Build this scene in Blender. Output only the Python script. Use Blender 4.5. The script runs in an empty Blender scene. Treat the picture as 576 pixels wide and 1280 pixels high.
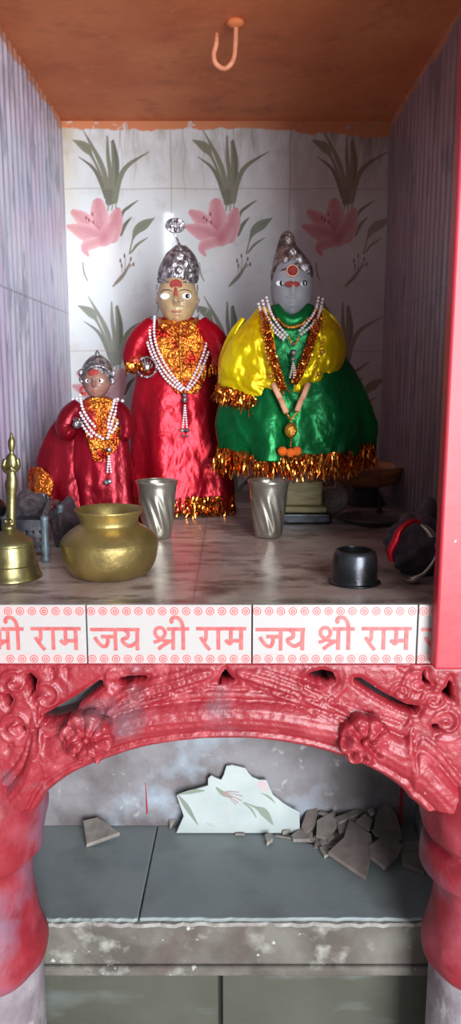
import bpy, math, random
import numpy as np
from mathutils import Vector, Matrix
random.seed(7); rng = np.random.default_rng(7)
scene = bpy.context.scene
COL = scene.collection

# ------------------------------------------------------------------ camera
F, TH, CH = 950.0, math.radians(9.85), 0.303      # focal length in pixels, downward pitch, eye height above the niche floor
cd = bpy.data.cameras.new('camera'); cam = bpy.data.objects.new('camera', cd); COL.objects.link(cam)
cam.location = (0, 0, CH); cam.rotation_euler = (math.pi/2 - TH, 0, 0)
cd.sensor_fit = 'VERTICAL'; cd.sensor_height = 36; cd.lens = F/1280*36; cd.clip_start = 0.01
scene.camera = cam

# ------------------------------------------------------------------ light
w = bpy.data.worlds.new('world'); scene.world = w; w.use_nodes = True
w.node_tree.nodes['Background'].inputs[0].default_value = (0.80, 0.90, 1.0, 1)
w.node_tree.nodes['Background'].inputs[1].default_value = 0.36
def area(name, loc, target, sx, sy, power, color):
    l = bpy.data.lights.new(name, 'AREA'); l.shape = 'RECTANGLE'; l.size = sx; l.size_y = sy; l.energy = power; l.color = color
    o = bpy.data.objects.new(name, l); COL.objects.link(o); o.location = loc
    o.rotation_euler = (Vector(target) - Vector(loc)).to_track_quat('-Z', 'Y').to_euler(); return o
area('daylight_through_doorway', (1.85, -4.0, 0.70), (-0.15, 1.9, 0.40), 2.3, 3.6, 620, (0.90, 0.96, 1.0))
area('daylight_gap', (-0.44, -1.5, 1.33), (-0.2, 2.1, 0.6), 0.045, 0.34, 1.6, (0.85, 0.93, 1.0))
area('daylight_gap', (0.635, -1.5, 1.09), (0.2, 2.1, 0.6), 0.055, 0.26, 1.6, (0.85, 0.93, 1.0))
scene.view_settings.view_transform = 'Standard'; scene.view_settings.look = 'None'
scene.view_settings.exposure = 0.0; scene.view_settings.gamma = 1.0; scene.view_settings.use_curve_mapping = False

# ------------------------------------------------------------------ helpers
def ray(px, py):
    u, v = (px-288)/F, (640-py)/F
    return Vector((u, math.cos(TH)+v*math.sin(TH), -math.sin(TH)+v*math.cos(TH)))
def P(px, py, D):                                  # point at distance D from the camera's wall plane
    r = ray(px, py); t = D/r.y; return Vector((r.x*t, D, CH+r.z*t))
def G(px, py, z=0.0):                              # point at height z
    r = ray(px, py); t = (z-CH)/r.z; return Vector((r.x*t, r.y*t, z))

def s2l(c):
    return tuple(((x/255)/12.92 if x/255 <= 0.04045 else ((x/255+0.055)/1.055)**2.4) for x in c)

def mat(name, rgb, rough=0.6, metal=0.0, rgb2=None, scale=20, detail=4, lo=0.35, hi=0.65, bump=0.0, bscale=60, bstretch=(1,1,1),
        sheen=0.0, spec=0.5, coat=0.0, stretch=(1,1,1), attr=False, dist=0.004, trans=0.0):
    m = bpy.data.materials.new(name); m.use_nodes = True; nt = m.node_tree; N = nt.nodes; L = nt.links
    b = N['Principled BSDF']
    b.inputs['Base Color'].default_value = (*s2l(rgb), 1)
    b.inputs['Roughness'].default_value = rough; b.inputs['Metallic'].default_value = metal
    b.inputs['Specular IOR Level'].default_value = spec
    b.inputs['Sheen Weight'].default_value = sheen; b.inputs['Coat Weight'].default_value = coat; b.inputs['Coat Roughness'].default_value = 0.12
    b.inputs['Transmission Weight'].default_value = trans
    tc = N.new('ShaderNodeTexCoord')
    def noise(sc, st, det):
        mp = N.new('ShaderNodeMapping'); mp.inputs['Scale'].default_value = st; L.new(tc.outputs['Object'], mp.inputs[0])
        n = N.new('ShaderNodeTexNoise'); n.inputs['Scale'].default_value = sc; n.inputs['Detail'].default_value = det
        L.new(mp.outputs[0], n.inputs['Vector']); return n
    if attr:
        a = N.new('ShaderNodeVertexColor'); a.layer_name = 'paint'; L.new(a.outputs[0], b.inputs['Base Color'])
    elif rgb2 is not None:
        n = noise(scale, stretch, detail); cr = N.new('ShaderNodeValToRGB')
        cr.color_ramp.elements[0].position = lo; cr.color_ramp.elements[1].position = hi
        cr.color_ramp.elements[0].color = (*s2l(rgb), 1); cr.color_ramp.elements[1].color = (*s2l(rgb2), 1)
        L.new(n.outputs['Fac'], cr.inputs[0]); L.new(cr.outputs[0], b.inputs['Base Color'])
    if bump:
        n = noise(bscale, bstretch, 3); bp = N.new('ShaderNodeBump'); bp.inputs['Strength'].default_value = bump; bp.inputs['Distance'].default_value = dist
        L.new(n.outputs['Fac'], bp.inputs['Height']); L.new(bp.outputs[0], b.inputs['Normal'])
    return m

def layers(m, specs):
    """Lay further noise stains over a material: (rgb, scale, lo, hi, stretch)."""
    nt = m.node_tree; N = nt.nodes; L = nt.links; b = N['Principled BSDF']; tc = N.new('ShaderNodeTexCoord')
    for k, (rgb, sc, lo, hi, st) in enumerate(specs):
        mp = N.new('ShaderNodeMapping'); mp.inputs['Scale'].default_value = st; mp.inputs['Location'].default_value = (k*3.1+1, k*1.7, k*2.3)
        L.new(tc.outputs['Object'], mp.inputs[0]); n = N.new('ShaderNodeTexNoise'); n.inputs['Scale'].default_value = sc; n.inputs['Detail'].default_value = 6
        L.new(mp.outputs[0], n.inputs['Vector'])
        r = N.new('ShaderNodeMapRange'); r.inputs[1].default_value = lo; r.inputs[2].default_value = hi; L.new(n.outputs['Fac'], r.inputs[0])
        mx = N.new('ShaderNodeMix'); mx.data_type = 'RGBA'; L.new(r.outputs[0], mx.inputs[0])
        src = b.inputs['Base Color']
        if src.is_linked: L.new(src.links[0].from_socket, mx.inputs[6])
        else: mx.inputs[6].default_value = src.default_value
        mx.inputs[7].default_value = (*s2l(rgb), 1)
        L.new(mx.outputs[2], b.inputs['Base Color'])
    return m

def wloc(o):
    v = Vector((0, 0, 0))
    while o is not None: v = v + o.location; o = o.parent
    return v
def obj(name, geo, m, parent=None, smooth=True, base=None, kind=None, label=None):
    """Link ONE mesh object. geo = (verts in world space, faces)."""
    V, Fc = geo
    V = np.array([tuple(v) for v in V], dtype=float) if not isinstance(V, np.ndarray) else V
    off = np.array(wloc(parent)) if parent is not None else (np.array(base) if base is not None else np.zeros(3))
    me = bpy.data.meshes.new(name); me.from_pydata((V-off).tolist(), [], [tuple(int(i) for i in f) for f in Fc])
    if smooth: me.polygons.foreach_set('use_smooth', [True]*len(me.polygons))
    me.materials.append(m); me.update()
    o = bpy.data.objects.new(name, me); COL.objects.link(o)
    if parent is not None: o.parent = parent
    elif base is not None: o.location = base
    if kind: o['kind'] = kind
    if label: o['label'] = label
    return o
def tag(o, label, cat, group=None, kind=None):
    o['label'] = label; o['category'] = cat
    if group: o['group'] = group
    if kind: o['kind'] = kind
    return o
def thing(name, loc, label, cat, group=None):
    e = bpy.data.objects.new(name, None); COL.objects.link(e); e.location = loc; e.empty_display_size = 0.02
    return tag(e, label, cat, group)
def copy_tree(o, parent=None):
    c = o.copy(); COL.objects.link(c)
    if parent is not None: c.parent = parent
    for ch in list(o.children): copy_tree(ch, c)
    return c

def join(*geos):
    V = []; Fc = []
    for g in geos:
        n = len(V); V.extend([tuple(v) for v in g[0]]); Fc.extend([tuple(int(i)+n for i in f) for f in g[1]])
    return V, Fc
def box(x0, x1, y0, y1, z0, z1):
    V = [(x,y,z) for z in (z0,z1) for y in (y0,y1) for x in (x0,x1)]
    return V, [(0,2,3,1),(4,5,7,6),(0,1,5,4),(2,6,7,3),(0,4,6,2),(1,3,7,5)]
def bevel(o, wdt=0.003, seg=2):
    b = o.modifiers.new('bevel', 'BEVEL'); b.width = wdt; b.segments = seg; b.limit_method = 'ANGLE'; b.angle_limit = 0.6
    return o
def smoothpts(pts, n, closed=False):
    pts = [np.array(p, float) for p in pts]; m = len(pts); out = []
    segs = m if closed else m-1
    for i in range(segs):
        if closed: a, b, c, d = pts[(i-1)%m], pts[i], pts[(i+1)%m], pts[(i+2)%m]
        else: a, b, c, d = pts[max(i-1,0)], pts[i], pts[i+1], pts[min(i+2,m-1)]
        for k in range(n):
            t = k/n; out.append(0.5*((2*b)+(-a+c)*t+(2*a-5*b+4*c-d)*t*t+(-a+3*b-3*c+d)*t**3))
    if not closed: out.append(pts[-1])
    return out
def tube(pts, radii, n=10, sub=6, cap=True):
    """Round tapered tube through the points."""
    if np.isscalar(radii): radii = [radii]*len(pts)
    q = smoothpts([(*p, r) for p, r in zip(pts, radii)], sub) if sub > 1 else [np.array((*p, r)) for p, r in zip(pts, radii)]
    V = []; Fc = []; up = None
    for i, c in enumerate(q):
        t = Vector((q[min(i+1,len(q)-1)]-q[max(i-1,0)])[:3])
        if t.length < 1e-9: t = Vector((0,0,1))
        t.normalize()
        if up is None: up = t.orthogonal().normalized()
        up = (up - t*up.dot(t)); up = up.normalized() if up.length > 1e-6 else t.orthogonal().normalized()
        s = t.cross(up)
        for k in range(n):
            a = 2*math.pi*k/n; V.append(tuple(Vector(c[:3]) + (up*math.cos(a)+s*math.sin(a))*max(c[3],1e-5)))
    for i in range(len(q)-1):
        for k in range(n):
            a, b = i*n+k, i*n+(k+1)%n; Fc.append((a, b, b+n, a+n))
    if cap:
        Fc.append(tuple(range(n))[::-1]); Fc.append(tuple((len(q)-1)*n+k for k in range(n)))
    return V, Fc
def ball(c, rx, ry=None, rz=None, n=12, m=8):
    ry = rx if ry is None else ry; rz = rx if rz is None else rz
    V = [(c[0], c[1], c[2]-rz)]; Fc = []
    for i in range(1, m):
        f = -math.pi/2+math.pi*i/m
        for k in range(n):
            a = 2*math.pi*k/n; V.append((c[0]+rx*math.cos(f)*math.cos(a), c[1]+ry*math.cos(f)*math.sin(a), c[2]+rz*math.sin(f)))
    V.append((c[0], c[1], c[2]+rz))
    for k in range(n): Fc.append((0, 1+(k+1)%n, 1+k))
    for i in range(m-2):
        for k in range(n):
            a, b = 1+i*n+k, 1+i*n+(k+1)%n; Fc.append((a, b, b+n, a+n))
    l = len(V)-1
    for k in range(n): Fc.append((l, 1+(m-2)*n+k, 1+(m-2)*n+(k+1)%n))
    return V, Fc
def lathe(prof, c, n=64, rfn=None, sub=1):
    """prof: [(r,z)], c: base centre. rfn(angle, i_fraction) multiplies r."""
    if sub > 1: prof = [tuple(p) for p in smoothpts(prof, sub)]
    V = []; Fc = []; m = len(prof)
    for i, (r, z) in enumerate(prof):
        for k in range(n):
            a = 2*math.pi*k/n; rr = max(r, 1e-5)*(rfn(a, z) if rfn else 1)
            V.append((c[0]+rr*math.cos(a), c[1]+rr*math.sin(a), c[2]+z))
    for i in range(m-1):
        for k in range(n):
            a, b = i*n+k, i*n+(k+1)%n; Fc.append((a, b, b+n, a+n))
    return V, Fc
def prism(poly, thick, origin, ux, uy):
    """Extrude a 2-D outline into a slab with real thickness."""
    ux = Vector(ux).normalized(); uy = Vector(uy).normalized(); nn = ux.cross(uy).normalized(); n = len(poly); o = Vector(origin)
    V = [tuple(o+ux*p[0]+uy*p[1]) for p in poly]+[tuple(o+ux*p[0]+uy*p[1]+nn*thick) for p in poly]
    Fc = [tuple(range(n))[::-1], tuple(range(n, 2*n))]+[(i, (i+1)%n, n+(i+1)%n, n+i) for i in range(n)]
    return V, Fc

def vnoise(X, Y, sc, seed=0):
    r = np.random.default_rng(seed).random((64, 64)); x = X*sc+seed*3.7; y = Y*sc+seed*1.3
    xi = np.floor(x).astype(int); yi = np.floor(y).astype(int); fx = x-xi; fy = y-yi
    fx = fx*fx*(3-2*fx); fy = fy*fy*(3-2*fy)
    g = lambda a, b: r[a % 64, b % 64]
    return (g(xi,yi)*(1-fx)+g(xi+1,yi)*fx)*(1-fy)+(g(xi,yi+1)*(1-fx)+g(xi+1,yi+1)*fx)*fy
def fbm(X, Y, sc, seed=0, o=4):
    t = 0; a = 0.5; s = 0
    for k in range(o): t = t+a*vnoise(X, Y, sc*2**k, seed+k*11); s += a; a *= 0.55
    return t/s

class Body:
    """A garment or trunk read as a stack of oval rings. rows: (py, xl, xr, depth ratio) in the statue's plane."""
    def __init__(self, rows, D, ratio=0.6, n=96, levels=60, folds=0.0, nf=11, seed=1, lift=0.0, fold_pow=1.5, cap=True, wr=1.0):
        self.D = D; zs = []; cx = []; hw = []; rt = []
        for r in rows:
            a = P(r[1], r[0], D); b = P(r[2], r[0], D); zs.append(a.z); cx.append((a.x+b.x)/2); hw.append((b.x-a.x)/2); rt.append(r[3] if len(r) > 3 else ratio)
        q = np.array(smoothpts(list(zip(zs, cx, hw, rt)), 8)); q = q[np.argsort(q[:,0])]
        self.z0, self.z1 = q[0,0], q[-1,0]; Z = np.linspace(self.z0, self.z1, levels)
        self.q = q; self.Z = Z
        A = np.linspace(0, 2*np.pi, n, endpoint=False); V = []; rg = np.random.default_rng(seed)
        ph = rg.random(6)*6.28; self.V = []
        for z in Z:
            c, h, r = self.at(z); t = (self.z1-z)/(self.z1-self.z0)
            am = folds*t**fold_pow
            f = 1+am*(0.5*np.sin(nf*A+ph[0]+1.2*np.sin(3*t+ph[1]))+0.3*np.sin((nf*2-3)*A+ph[2]+2*t)+0.35*np.sin((nf//2+1)*A+ph[3]-1.5*t))
            f = f+am*0.5*(fbm(np.cos(A)*3+5, np.sin(A)*3+5+z*14, 1.3, seed)-0.5)
            if folds:
                u = h*np.cos(A); z_ = z+0*A; w1 = 1-np.abs(2*vnoise(u+.35*z_+2, z_*.42+.25*u+1, 26, seed)-1); w2 = 1-np.abs(2*vnoise(u-.4*z_+3, z_*.6-.3*u+2, 52, seed+7)-1)
                f = f+(min(1, t*2.2)*wr)*((w1**1.5)*.045+(w2**2)*.024)
            # keep the silhouette: damp folds at the sides
            V.append(np.stack([c+h*np.cos(A)*(1+(f-1)*0.45), D+h*r*np.sin(A)*f, z+lift*np.cos(A)**2*(1+.5*np.cos(A))*t**2], 1))
        self.V = np.concatenate(V); Fc = []
        for i in range(levels-1):
            for k in range(n):
                a, b = i*n+k, i*n+(k+1)%n; Fc.append((a, b, b+n, a+n))
        if cap: Fc.append(tuple(range(n))[::-1]); Fc.append(tuple((levels-1)*n+k for k in range(n)))
        self.F = Fc; self.lift = lift; self.ph = ph; self.folds = folds; self.nf = nf; self.fp = fold_pow; self.seed = seed
    def at(self, z):
        return (np.interp(z, self.q[:,0], self.q[:,1]), np.interp(z, self.q[:,0], self.q[:,2]), np.interp(z, self.q[:,0], self.q[:,3]))
    def geo(self): return self.V, self.F
    def front(self, x, z, off=0.0):
        c, h, r = self.at(z); s = max(0.0, 1-min(1.0, abs((x-c)/h))**2); y = self.D-h*r*math.sqrt(s)*(1+self.folds*0.35*((self.z1-z)/(self.z1-self.z0)))
        return y-off
    def on(self, px, py, off=0.002):
        p = P(px, py, self.D)
        for _ in range(4):
            y = self.front(p.x, p.z, off); p = P(px, py, y)
        return p
    def hem(self, px0=None, n=200, z=None, a0=math.pi*0.95, a1=math.pi*2.05):
        z = self.z0 if z is None else z; c, h, r = self.at(z); out = []
        for k in range(n):
            a = a0+(a1-a0)*k/(n-1); t = (self.z1-z)/(self.z1-self.z0); am = self.folds*t**self.fp
            f = 1+am*(0.5*math.sin(self.nf*a+self.ph[0]+1.2*math.sin(3*t+self.ph[1]))+0.3*math.sin((self.nf*2-3)*a+self.ph[2]+2*t))
            out.append((Vector((c+h*math.cos(a), self.D+h*r*math.sin(a)*f, z+self.lift*math.cos(a)**2*(1+.5*math.cos(a))*t**2)), Vector((math.cos(a), math.sin(a)*r, 0)).normalized()))
        return out
def patch(body, rows, off=0.003, thick=0.0025, nx=24, sub=5, wob=0.0, seed=3):
    """A piece of cloth lying on the front of a body; rows (py, xl, xr)."""
    q = smoothpts(rows, sub); V = []; m = len(q)
    for i, (py, xl, xr) in enumerate(q):
        for k in range(nx+1):
            px = xl+(xr-xl)*k/nx; o = off+wob*(fbm(np.array(px*0.05), np.array(py*0.05), 1.7, seed)-0.3)*2
            V.append(body.on(px, py, float(o)))
    nv = len(V); V += [v+Vector((0, thick, 0)) for v in V]; Fc = []; W = nx+1
    for i in range(m-1):
        for k in range(nx):
            a = i*W+k; Fc.append((a, a+W, a+W+1, a+1)); Fc.append((a+nv, a+1+nv, a+W+1+nv, a+W+nv))
    rim = [k for k in range(W)]+[i*W+nx for i in range(1, m)]+[(m-1)*W+k for k in range(nx-1,-1,-1)]+[i*W for i in range(m-2,0,-1)]
    for i in range(len(rim)):
        a, b = rim[i], rim[(i+1)%len(rim)]; Fc.append((a, b, b+nv, a+nv))
    return V, Fc
def fringe(path, length, width=0.0022, per=2, seed=5, spread=0.35, down=Vector((0,0,-1)), up=0.006):
    """Tinsel strips hanging from a path of (point, outward normal); every strip has folded, crinkled segments."""
    rg = random.Random(seed); V = []; Fc = []
    for i, (p, nrm) in enumerate(path):
        tg = Vector((-nrm.y, nrm.x, 0)); tg = tg.normalized() if tg.length > 0.1 else Vector((1,0,0))
        for j in range(per):
            L_ = length*rg.uniform(0.65, 1.15); q = p+tg*rg.uniform(-0.5, 0.5)*width*3+nrm*rg.uniform(0.0, 0.004)+Vector((0,0,up*rg.random()))
            d = (down+tg*rg.gauss(0, spread)+nrm*rg.uniform(-0.05, spread)).normalized(); wd = tg*math.cos(rg.uniform(-1.1,1.1))+nrm*math.sin(rg.uniform(-1.1,1.1))
            base = len(V); ns = 4
            for s in range(ns+1):
                c = q+d*L_*s/ns+nrm*rg.gauss(0,0.0012)+tg*rg.gauss(0,0.001); ww = wd*width*(0.5 if s < ns else 0.3)
                V.append(c-ww); V.append(c+ww); wd = (wd+tg*rg.gauss(0,.4)+nrm*rg.gauss(0,.5)).normalized()
            for s in range(ns): a = base+2*s; Fc.append((a, a+1, a+3, a+2))
    return V, Fc
def beads(pts, r, gap=1.0, n=8, m=6, jit=0.0):
    """Beads threaded along a path."""
    q = [Vector(p) for p in pts]; out = []; acc = 0; step = 2*r*gap; last = q[0]; pos = [q[0]]
    for a in q[1:]:
        while (a-last).length >= step:
            last = last+(a-last).normalized()*step; pos.append(last.copy())
    return join(*[ball(p, r, r, r*0.92, n, m) for p in pos])

def relief(sdf, height, x0, x1, z0, z1, res, Y, depth):
    """Carved slab facing the viewer: solid where sdf>0, front pushed out by height, with a back and sides."""
    nx = int((x1-x0)/res)+1; nz = int((z1-z0)/res)+1
    X, Z = np.meshgrid(np.linspace(x0,x1,nx), np.linspace(z0,z1,nz)); S = sdf(X, Z); gz, gx = np.gradient(S, Z[:,0], X[0])
    g2 = np.maximum(gx*gx+gz*gz, 0.2); mv = np.where(S < 0, -S/g2, 0); mv = np.clip(mv, 0, res*1.5)
    X2 = X+gx*mv; Z2 = Z+gz*mv; H = height(X2, Z2, np.maximum(S, 0))
    pos = S > 0; cell = pos[:-1,:-1]|pos[1:,:-1]|pos[:-1,1:]|pos[1:,1:]
    idx = -np.ones(S.shape, int); use = np.zeros(S.shape, bool)
    for a in (0,1):
        for b in (0,1): use[a:nz-1+a, b:nx-1+b] |= cell
    k = use.sum(); idx[use] = np.arange(k)
    V = np.stack([X2[use], Y-H[use], Z2[use]], 1); B = V.copy(); B[:,1] = Y+depth
    Fc = []; ed = {}
    for i, j in zip(*np.nonzero(cell)):
        a, b, c, d = idx[i,j], idx[i,j+1], idx[i+1,j+1], idx[i+1,j]; Fc.append((a,b,c,d)); Fc.append((a+k,d+k,c+k,b+k))
        for e in ((a,b),(b,c),(c,d),(d,a)):
            if (e[1],e[0]) in ed: del ed[(e[1],e[0])]
            else: ed[e] = 1
    for a, b in ed: Fc.append((b, a, a+k, b+k))
    return np.concatenate([V, B]), Fc
def poly_sdf(X, Z, pts):
    """Positive inside the polygon."""
    d = np.full(X.shape, 1e9); ins = np.zeros(X.shape, bool); n = len(pts)
    for i in range(n):
        ax, az = pts[i]; bx, bz = pts[(i+1)%n]; ex, ez = bx-ax, bz-az; t = np.clip(((X-ax)*ex+(Z-az)*ez)/(ex*ex+ez*ez+1e-12), 0, 1)
        d = np.minimum(d, np.hypot(X-ax-t*ex, Z-az-t*ez))
        c = ((az > Z) != (bz > Z)) & (X < (bx-ax)*(Z-az)/((bz-az) if abs(bz-az) > 1e-12 else 1e-12)+ax); ins ^= c
    return np.where(ins, d, -d)

def painted(name, nx, nz, pos, color, m, **kw):
    """Grid whose printed pattern is stored per vertex. pos(i,j)->xyz arrays."""
    J, I = np.meshgrid(np.arange(nx), np.arange(nz)); V = pos(J/(nx-1), I/(nz-1)); C = color(V)
    me = bpy.data.meshes.new(name); a = (I[:-1,:-1]*nx+J[:-1,:-1]).ravel(); Fq = np.stack([a, a+1, a+nx+1, a+nx], 1)
    me.from_pydata(V.reshape(-1,3).tolist(), [], Fq.tolist())
    ca = me.color_attributes.new('paint', 'FLOAT_COLOR', 'POINT'); rgba = np.ones((nx*nz, 4), np.float32); rgba[:,:3] = C.reshape(-1,3)
    ca.data.foreach_set('color', rgba.ravel()); me.materials.append(m); me.update()
    o = bpy.data.objects.new(name, me); COL.objects.link(o)
    for k, v in kw.items(): o[k] = v
    return o

# ------------------------------------------------------------------ dimensions
DB, DF = 2.10, 1.00                                 # back wall and front edge of the niche
XL, XR, ZC = -0.432, 0.410, 0.960                   # side walls and ceiling
ZS, DS, DW = -0.572, 1.12, 1.386                    # lower shelf height, its front edge, the wall behind it

# ------------------------------------------------------------------ materials
M = {}
M['ceiling'] = layers(mat('orange_limewash', (224,132,82), 0.75, rgb2=(208,112,66), scale=6, bump=0.35, bscale=45), [((186,98,62), 14, .55, .8, (1,1,1)), ((226,142,102), 30, .62, .8, (1,2,1))])
M['tile'] = mat('printed_tile', (200,200,200), 0.055, attr=True, bump=0.008, bscale=30, coat=0.0)
M['ribbed'] = mat('ribbed_tile', (200,190,210), 0.3, attr=True, bump=0.05, bscale=40)
M['floor'] = mat('painted_floor', (150,135,135), 0.28, attr=True, bump=0.15, bscale=60)
M['white_glaze'] = layers(mat('white_glazed_tile', (176,168,166), 0.25, bump=0.02, bscale=50), [((182,174,174), 60, .6, .75, (1,1,1)), ((170,108,108), 90, .72, .78, (1,1,1))])
M['print_red'] = mat('printed_red', (178,80,82), 0.3, rgb2=(188,104,102), scale=90)
M['print_pink'] = mat('printed_pink', (204,166,164), 0.3)
M['red_enamel'] = layers(mat('red_enamel_paint', (146,34,44), 0.42, bump=0.5, bscale=140, coat=0.1, dist=0.003), [((134,24,36), 26, .45, .7, (1,1,1)), ((172,72,80), 34, .54, .74, (1,1,1)), ((112,88,96), 10, .58, .74, (1,1,1)), ((196,130,136), 120, .70, .75, (1,1,1))])
M['red_worn'] = layers(mat('red_paint_worn', (138,28,40), 0.5, bump=0.5, bscale=60, dist=0.003), [((160,66,78), 14, .45, .7, (1,1,1)), ((122,90,110), 9, .50, .70, (1,1,1)), ((128,24,36), 30, .55, .7, (1,1,1))])
M['red_post'] = layers(mat('red_post_paint', (176,34,50), 0.4, bump=0.15, bscale=30), [((166,52,66), 12, .5, .75, (1,1,.4)), ((220,170,170), 60, .72, .76, (1,1,1))])
M['grey_stone'] = layers(mat('grey_stone', (128,136,138), 0.5, rgb2=(138,144,144), scale=8, bump=0.12, bscale=80), [((112,116,116), 9, .5, .75, (1,1,1)), ((160,166,166), 90, .72, .8, (1,1,1))])
M['grimy'] = layers(mat('grimy_plaster', (138,132,136), 0.85, rgb2=(106,97,98), scale=12, bump=0.5, bscale=60), [((162,176,188), 7, .52, .68, (1,1,1)), ((76,66,66), 9, .56, .74, (1,1,.6)), ((168,166,164), 45, .64, .75, (1,1,1))])
M['dirty_ledge'] = layers(mat('dirty_ledge', (112,106,98), 0.78, rgb2=(82,74,68), scale=14, bump=0.5, bscale=70), [((150,146,138), 22, .56, .7, (1,1,1)), ((84,70,66), 10, .52, .7, (1,1,1)), ((178,180,174), 60, .68, .74, (1,1,1))])
M['mortar'] = mat('pale_mortar', (158,154,148), 0.85, rgb2=(118,108,104), scale=50, bump=0.6, bscale=90)
M['green_stone'] = layers(mat('green_grey_stone', (70,68,58), 0.5, rgb2=(82,82,72), scale=6, bump=0.1), [((100,104,100), 5, .56, .7, (1,1,3))])
M['white_stone'] = layers(mat('worn_white_stone', (158,148,152), 0.7, rgb2=(124,110,116), scale=20, bump=0.6, bscale=60), [((186,182,184), 30, .6, .72, (1,1,.5)), ((150,70,80), 16, .68, .74, (1,1,1))])
M['brass'] = mat('aged_brass', (170,148,92), 0.42, 0.8, rgb2=(128,108,66), scale=14, bump=0.3, bscale=70, lo=.4, hi=.7)
M['brass_bell'] = mat('bell_brass', (156,146,102), 0.36, 0.85, rgb2=(112,102,68), scale=25, bump=0.12, bscale=90)
M['steel'] = mat('brushed_steel', (196,192,178), 0.3, 0.85, rgb2=(166,160,146), scale=20, bump=0.05)
M['dark_steel'] = mat('blackened_steel', (78,80,86), 0.32, 0.85, rgb2=(40,38,40), scale=18, bump=0.25, bscale=50)
M['silver'] = mat('stamped_silver', (188,180,184), 0.28, 0.65, rgb2=(104,97,101), scale=110, lo=.38, hi=.55, bump=1.0, bscale=130, dist=0.004)
M['silver_brown'] = mat('tarnished_silver', (146,132,126), 0.36, 0.6, rgb2=(84,72,68), scale=80, lo=.4, hi=.6, bump=1.0, bscale=110, dist=0.004)
M['skin_gold'] = mat('golden_skin_paint', (196,168,128), 0.34, 0.15, rgb2=(168,138,104), scale=30, bump=0.05)
M['skin_brown'] = mat('brown_skin_paint', (150,108,96), 0.45, rgb2=(120,84,78), scale=60, bump=0.2)
M['skin_grey'] = mat('grey_painted_stone', (150,148,154), 0.6, rgb2=(134,132,138), scale=30, bump=0.1)
M['sindoor'] = mat('vermilion_powder', (164,58,50), 0.8, rgb2=(136,42,40), scale=80, bump=0.3, bscale=120)
M['eye_white'] = mat('eye_enamel', (238,242,246), 0.15)
M['pupil'] = mat('pupil_black', (24,18,18), 0.15)
M['lip'] = mat('lip_paint', (160,92,76), 0.4)
M['hair'] = mat('black_paint', (44,38,42), 0.5)
def satin(name, c, c2):
    return mat(name, c, 0.33, 0.5, rgb2=c2, scale=9, bump=0.35, bscale=30, bstretch=(1.0,1.0,0.7), sheen=0.0, spec=0.34, dist=0.014)
M['red_satin'] = satin('red_satin', (182,12,34), (148,6,26))
M['dark_red_satin'] = satin('dark_red_satin', (150,12,34), (112,8,24))
M['green_satin'] = satin('green_satin', (10,120,58), (4,84,44))
M['yellow_satin'] = satin('yellow_satin', (240,214,8), (226,188,4))
M['foil'] = mat('orange_gold_foil', (244,150,56), 0.2, 0.85, rgb2=(176,34,24), scale=34, bump=1.0, bscale=90, dist=0.012)
M['foil_red'] = mat('red_gold_foil', (186,62,32), 0.3, 0.5, rgb2=(140,12,28), scale=28, bump=0.8, bscale=60, dist=0.010)
M['tinsel'] = mat('copper_tinsel', (235,150,62), 0.16, 0.95, rgb2=(176,84,34), scale=120)
M['braid'] = mat('gold_braid', (226,160,60), 0.3, 0.8, rgb2=(150,80,30), scale=150, bump=1.0, bscale=200)
M['pearl'] = mat('pearl', (226,206,212), 0.22, spec=0.7)
M['pearl_dull'] = mat('pale_wood_beads', (206,182,170), 0.45)
M['peach'] = mat('peach_paper_bead', (238,176,140), 0.6)
M['orange_pom'] = mat('orange_pompom', (244,110,24), 0.9, bump=1.0, bscale=200)
M['gold_bead'] = mat('gold_bead', (216,150,60), 0.3, 0.7, bump=1.0, bscale=150)
M['shell'] = mat('shell_grey', (188,172,160), 0.5, rgb2=(150,132,124), scale=40, bump=0.2)
M['wood'] = mat('worn_wood', (176,158,110), 0.5, rgb2=(136,122,84), scale=16, stretch=(1,1,6), bump=0.3)
M['brown_wood'] = mat('brown_wood', (190,124,80), 0.45, rgb2=(130,80,56), scale=14, stretch=(1,1,5), bump=0.3)
M['dark_cloth'] = mat('dark_cloth', (66,48,56), 0.75, rgb2=(40,28,34), scale=14, bump=0.6, bscale=40, sheen=0.1)
M['throne'] = mat('tarnished_tin', (128,128,136), 0.36, 0.7, rgb2=(78,74,84), scale=30, bump=0.3)
M['throne_blue'] = mat('verdigris', (112,130,134), 0.5, 0.3, rgb2=(88,96,104), scale=40)
M['shard'] = mat('broken_tile_clay', (134,120,114), 0.7, rgb2=(110,98,92), scale=30, bump=0.3)
M['shard_pale'] = mat('pale_tile_chip', (146,138,130), 0.6, rgb2=(120,110,104), scale=40, bump=0.2)
M['plaster_chip'] = mat('plaster_chip', (166,160,152), 0.8, rgb2=(130,120,110), scale=60, bump=0.5)
M['hook'] = mat('painted_iron_hook', (212,140,106), 0.5, rgb2=(190,112,80), scale=60, bump=0.3, bscale=120)
M['ash'] = mat('ash_tray_metal', (112,100,98), 0.45, 0.4, rgb2=(80,70,70), scale=40, bump=0.2)

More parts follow.
